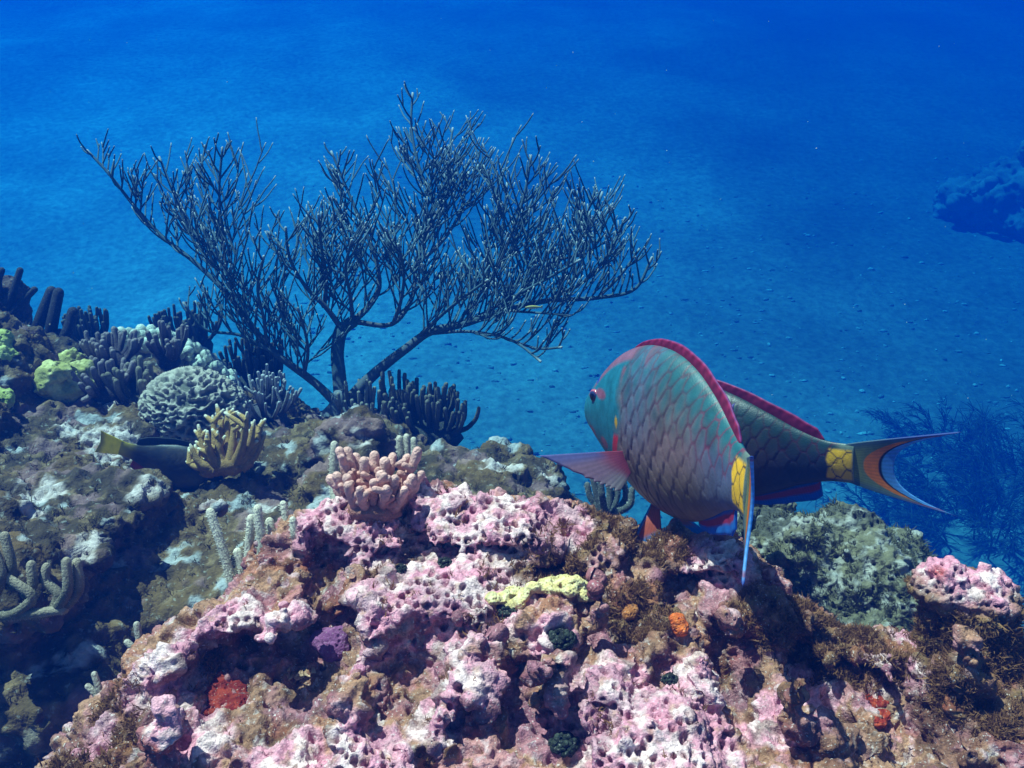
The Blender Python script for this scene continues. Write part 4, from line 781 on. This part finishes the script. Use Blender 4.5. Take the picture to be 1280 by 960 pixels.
def grapes(px, py, r, label, seed, n=60):
    l, nn = FS.hit(px, py); k = np.dot(l - CAM, FW) / FPX; mb = MB(); rg = np.random.default_rng(seed); mb.ball(l, r * .8 * k, (.012, .014, .012), 12, 8, .2)
    for i in range(n):
        q = rg.normal(size=3); q[2] = abs(q[2]) * .8; q[1] = -abs(q[1]); q /= np.linalg.norm(q); mb.ball(l + q * r * .85 * k, rg.uniform(.14, .24) * r * k, np.array([.022, .028, .022]) * rg.uniform(.5, 1.7), 7, 5)
    o = mb.build('algae_cushion', coral_mat, None, l); o.location = l; tag(o, label, 'algae', 'dark green algae cushions on the pink rock')
grapes(702, 800, 19, 'round blackish green cushion under the yellow crust', 41)
grapes(557, 706, 12, 'small blackish cushion among the honeycomb pits', 42, 40)
grapes(635, 768, 13, 'blackish cushion tucked under the left end of the yellow crust', 43, 40)
grapes(838, 850, 12, 'small blackish cushion left of the pink columns', 44, 36)
grapes(706, 930, 20, 'blackish green cushion at the bottom edge of the rock', 45, 60)
grapes(500, 712, 10, 'small dark cushion left of the honeycomb pits', 46, 36)
def lettuce():
    l, nn = FS.hit(372, 845); k = np.dot(l - CAM, FW) / FPX; mb = MB(); rg = np.random.default_rng(8)
    for i in range(11):
        c = l + np.array([rg.uniform(-15, 15), -6 - rg.uniform(0, 8), rg.uniform(-13, 13)]) * k; a = rg.uniform(0, 3.14); n = 12; top = []; bot = []
        for j in range(n):
            t = (j / (n - 1) - .5); w_ = np.array([math.cos(a) * t * 26 + 2 * math.sin(t * 20 + i), 0, math.sin(a) * t * 16 + 3 * math.cos(t * 14)]) * k; bot.append(c + w_ * .7 + np.array([0, 9 * k, 0])); top.append(c + w_ + np.array([0, -4 * k, 0]))
        V = np.r_[top, bot, np.array(top) + (0, 0, .9 * k), np.array(bot) + (0, 0, .9 * k)]; F = []
        for j in range(n - 1): F += [(j, j + 1, n + j + 1, n + j), (2 * n + j + 1, 2 * n + j, 3 * n + j, 3 * n + j + 1), (j + 1, j, 2 * n + j, 2 * n + j + 1)]
        K = np.tile(np.array([.30, .15, .08]), (4 * n, 1)); K[:n] = (.55, .36, .24); K[2 * n:3 * n] = (.55, .36, .24); mb.add(V, F, K)
    o = mb.build('lettuce_coral', coral_mat, None, l); o.location = l; tag(o, 'small brown lettuce coral with thin wavy rims inside the dark hollow', 'coral')
lettuce()
# ------------------------------------------------------------------ turf, rubble, far thickets, tiny fish
turf_mat = col_mat('algae_blades', rough=0.8, spec=0.15, var=0.3, scale=40, trans=0.3)
def turf(name, pts, nrm, size, c0, c1, blades=7, seed=0, loc=(0, 0, 0)):
    rg = np.random.default_rng(seed); m = len(pts); p = np.repeat(pts, blades, 0); n = np.repeat(nrm, blades, 0); M = len(p)
    d = n * .6 + np.array([0, 0, .35]) + rg.normal(0, .55, (M, 3)); d /= np.linalg.norm(d, axis=1)[:, None]; sd = np.cross(d, rg.normal(size=(M, 3))); sd /= np.linalg.norm(sd, axis=1)[:, None] + 1e-9
    ln = size * rg.uniform(.4, 1.2, (M, 1)); w = ln * .085; p = p + rg.normal(0, size * .28, (M, 3)) - n * size * .08; mid = p + d * ln * .55 + sd * ln * .12; tip = p + d * ln + (rg.normal(0, .28, (M, 3)) + np.array([0, 0, .1])) * ln
    s2 = rg.normal(0, 1, (M, 3)); b = mid + (d * .35 + sd * .5 * np.sign(s2[:, :1])) * ln * .6
    V = np.stack([p - sd * w, p + sd * w, mid + sd * w, mid - sd * w, tip, b], 1).reshape(-1, 3); i = np.arange(M) * 6; F = [*np.stack([i, i + 1, i + 2, i + 3], 1).tolist(), *np.stack([i + 3, i + 2, i + 4], 1).tolist(), *np.stack([i + 2, i + 3, i + 5], 1).tolist()]
    t = np.repeat(rg.random(m), blades)[:, None] * .6 + rg.random((M, 1)) * .4; K = np.asarray(c0) * (1 - t) + np.asarray(c1) * t; K = np.repeat(K, 6, 0).reshape(M, 6, 3); K[:, 4:] *= 1.35
    o = mesh_obj(name, V - np.array(loc), F, turf_mat, None, K.reshape(-1, 3), smooth=False); o.location = loc; o['kind'] = 'stuff'; return o
def pick(v, nn, wgt, k, seed):
    rg = np.random.default_rng(seed); c = v - CAM; d = c @ FW; px = 640 + FPX * (c @ RT) / d; py = 480 - FPX * (c @ UP) / d
    w_ = wgt * (px > -80) * (px < 1360) * (py < 1040) * (nn[:, 2] > -.25); i = rg.choice(len(v), k, p=w_ / w_.sum()); return v[i], nn[i]
a, b = pick(fv, fn, np.clip(falg, 0, 1) ** 1.5 * (.35 + .65 * (fbm(fv * 30, 2, seed=70) > 0)) + .004, 7500, 1); turf('algae_turf', a, b, .0078, (.12, .052, .024), (.28, .14, .065), 9, 1)
ht = sstep(.02, -.02, b2[2][:, 2] - P(1200, 757, .95)[2]) if False else (b2[2][:, 2] < P(1200, 757, .95)[2]).astype(float)
a, b = pick(b2[2], b2[3], ht + .005, 5000, 2); turf('algae_turf', a, b, .0085, (.13, .06, .025), (.28, .145, .065), 9, 2)
a, b = pick(rv, rn, np.clip(1 - 1.3 * rwh, 0, 1) * (fbm(rv * 5, 3, seed=77) > -.12), 16000, 3); turf('algae_turf', a, b, .0125, (.06, .043, .018), (.19, .135, .06), 9, 3)
a, b = pick(b1[2], b1[3], np.clip(.3 + fbm(b1[2] * 9, 3, seed=78), 0, 1), 4500, 4); turf('algae_turf', a, b, .010, (.07, .065, .03), (.16, .14, .07), 7, 4)
# rubble scattered over the sand
def bed_z(): 
    me = bpy.data.objects['seabed'].data; return Surf(me)
BED = bed_z()
def rubble():
    rg = np.random.default_rng(4); mb = MB(); n = 2400
    for i in range(n):
        px = rg.uniform(380, 1500); py = 170 + 500 * rg.random() ** .8; l, nn = BED.hit(px, py)
        if l is None or l[1] > 14: continue
        r = .006 + .020 * rg.random() ** 2.5; mb.ball(l + (0, 0, r * .1), np.array([r * rg.uniform(.7, 2.2), r * rg.uniform(.5, 1.2), r * rg.uniform(.5, 1.0)]), np.array([.30, .30, .28]) * rg.uniform(.3, 1.7), 6, 4, .8, 1.7)
    o = mb.build('coral_rubble', reef_mat); o['kind'] = 'stuff'
rubble()
# feathery dark plumes on the sand at the right
def thicket(px, py, h, w_, n, seed, label, lean=-.2, dens=35):
    l, nn = BED.hit(px, py); mb = MB(); rg = np.random.default_rng(seed)
    for i in range(n):
        a = rg.uniform(0, 6.28); q = math.sqrt(rg.random()); p = l + np.array([math.cos(a), math.sin(a), 0]) * q * w_ * .3; d = np.array([math.cos(a) * q * .8 + lean, math.sin(a) * q * .5, 1.0]); path = [p - (0, 0, .05)]; hh = h * rg.uniform(.6, 1.1)
        for k in range(8): d = d + np.array([lean * .25 + rg.normal(0, .06), rg.normal(0, .05), -.06 * k * .5]); path.append(path[-1] + d / np.linalg.norm(d) * hh / 8)
        mb.tube(path, np.linspace(.008, .004, 9), 5, np.array([.07, .08, .07]) * rg.uniform(.7, 1.4))
        for k in range(2, 9):
            for s in range(dens // 7 + 1):
                dd = d / np.linalg.norm(d) * .8 + rg.normal(0, .45, 3); e = path[k] + dd / np.linalg.norm(dd) * hh * rg.uniform(.12, .28); mb.tube([path[k], (path[k] + e) / 2 + (0, 0, .01), e], [.0038, .0034, .0022], 3, np.array([.05, .06, .055]) * rg.uniform(.7, 1.5), cap=False)
    o = mb.build('sea_plume', gorg_mat, None, l); o.location = l; tag(o, label, 'soft coral', 'hazy dark plumes on the sand beyond the reef at the right')
thicket(1215, 660, .75, 1.3, 40, 1, 'broad shaggy plume patch below and right of the crescent tail', lean=-.15, dens=56)
thicket(1120, 660, .42, .8, 24, 2, 'low shaggy plume right behind the grey boulder top', lean=-.2)
thicket(1275, 610, .8, 1.2, 34, 3, 'tall shaggy plume cut by the right photo edge above the pillar', lean=-.1)
thicket(1165, 560, .5, .8, 24, 4, 'small shaggy plume just above the crescent tail tip', lean=-.2)
for i, (px, py, rr, lab) in enumerate([(1312, 270, .95, 'dim dark coral mound far off at the right photo edge')]):
    l, nn = BED.hit(px, py); o = lumpy('coral_mound', [(l + (0, 0, rr * .35), np.array([rr, rr, rr * .5])), (l + (-rr * .7, .1, rr * .1), np.array([rr * .7, rr * .7, rr * .5])), (l + (rr * .6, 0, rr * .3), np.array([rr * .7, rr * .7, rr * .7]))], rr * .09, reef_mat,
        lambda v, nn, pit: np.tile(np.array([.17, .175, .165]), (len(v), 1)) * (1 + .5 * fbm(v * 3, 3))[:, None], (rr * .25, rr * .12), 50 + i, kn_s=3.5 / rr, disp=rr * .07)[0]; tag(o, lab, 'coral mound')
# tiny yellow fish among the twigs
def fry(p, ln, ang, label):
    s = np.linspace(0, 1, 16); n = 10; V = []; K = []; d = np.array([math.cos(ang), 0, math.sin(ang)]); u = np.array([-math.sin(ang), 0, math.cos(ang)])
    for q in s:
        h = ln * .11 * math.sin(math.pi * min(1, q * 1.12)) ** .7 if q < .85 else ln * (.03 + .09 * (q - .85) / .15); w_ = ln * .05 * math.sin(math.pi * min(.97, q + .03)) + ln * .004
        for j in range(n):
            a = 2 * math.pi * j / n; V.append(d * (q - .5) * ln + u * h * math.sin(a) + np.array([0, 1, 0]) * w_ * math.cos(a)); K.append((.45, .40, .10) if math.sin(a) > -.2 else (.6, .6, .5))
    F = [(i * n + j, i * n + (j + 1) % n, (i + 1) * n + (j + 1) % n, (i + 1) * n + j) for i in range(15) for j in range(n)] + [tuple(range(n))[::-1], tuple(range(15 * n, 16 * n))]
    o = mesh_obj('wrasse', V, F, skin_mat, None, np.array(K)); o.location = p; tag(o, label, 'fish')
fry(P(667, 384, 2.08), .042, .03, 'tiny pale yellow fish beside the long right limb of the plume')

def snow():                                                   # specks drifting in the water
    mb = MB(); rg = np.random.default_rng(6)
    for i in range(90):
        d = rg.uniform(.9, 4.5); mb.ball(P(rg.uniform(-60, 1340), rg.uniform(20, 600), d), rg.uniform(.0005, .0012) * (.6 + .25 * d), (.6, .6, .55), 6, 4)
    o = mb.build('floating_specks', coral_mat); o['kind'] = 'stuff'
snow()
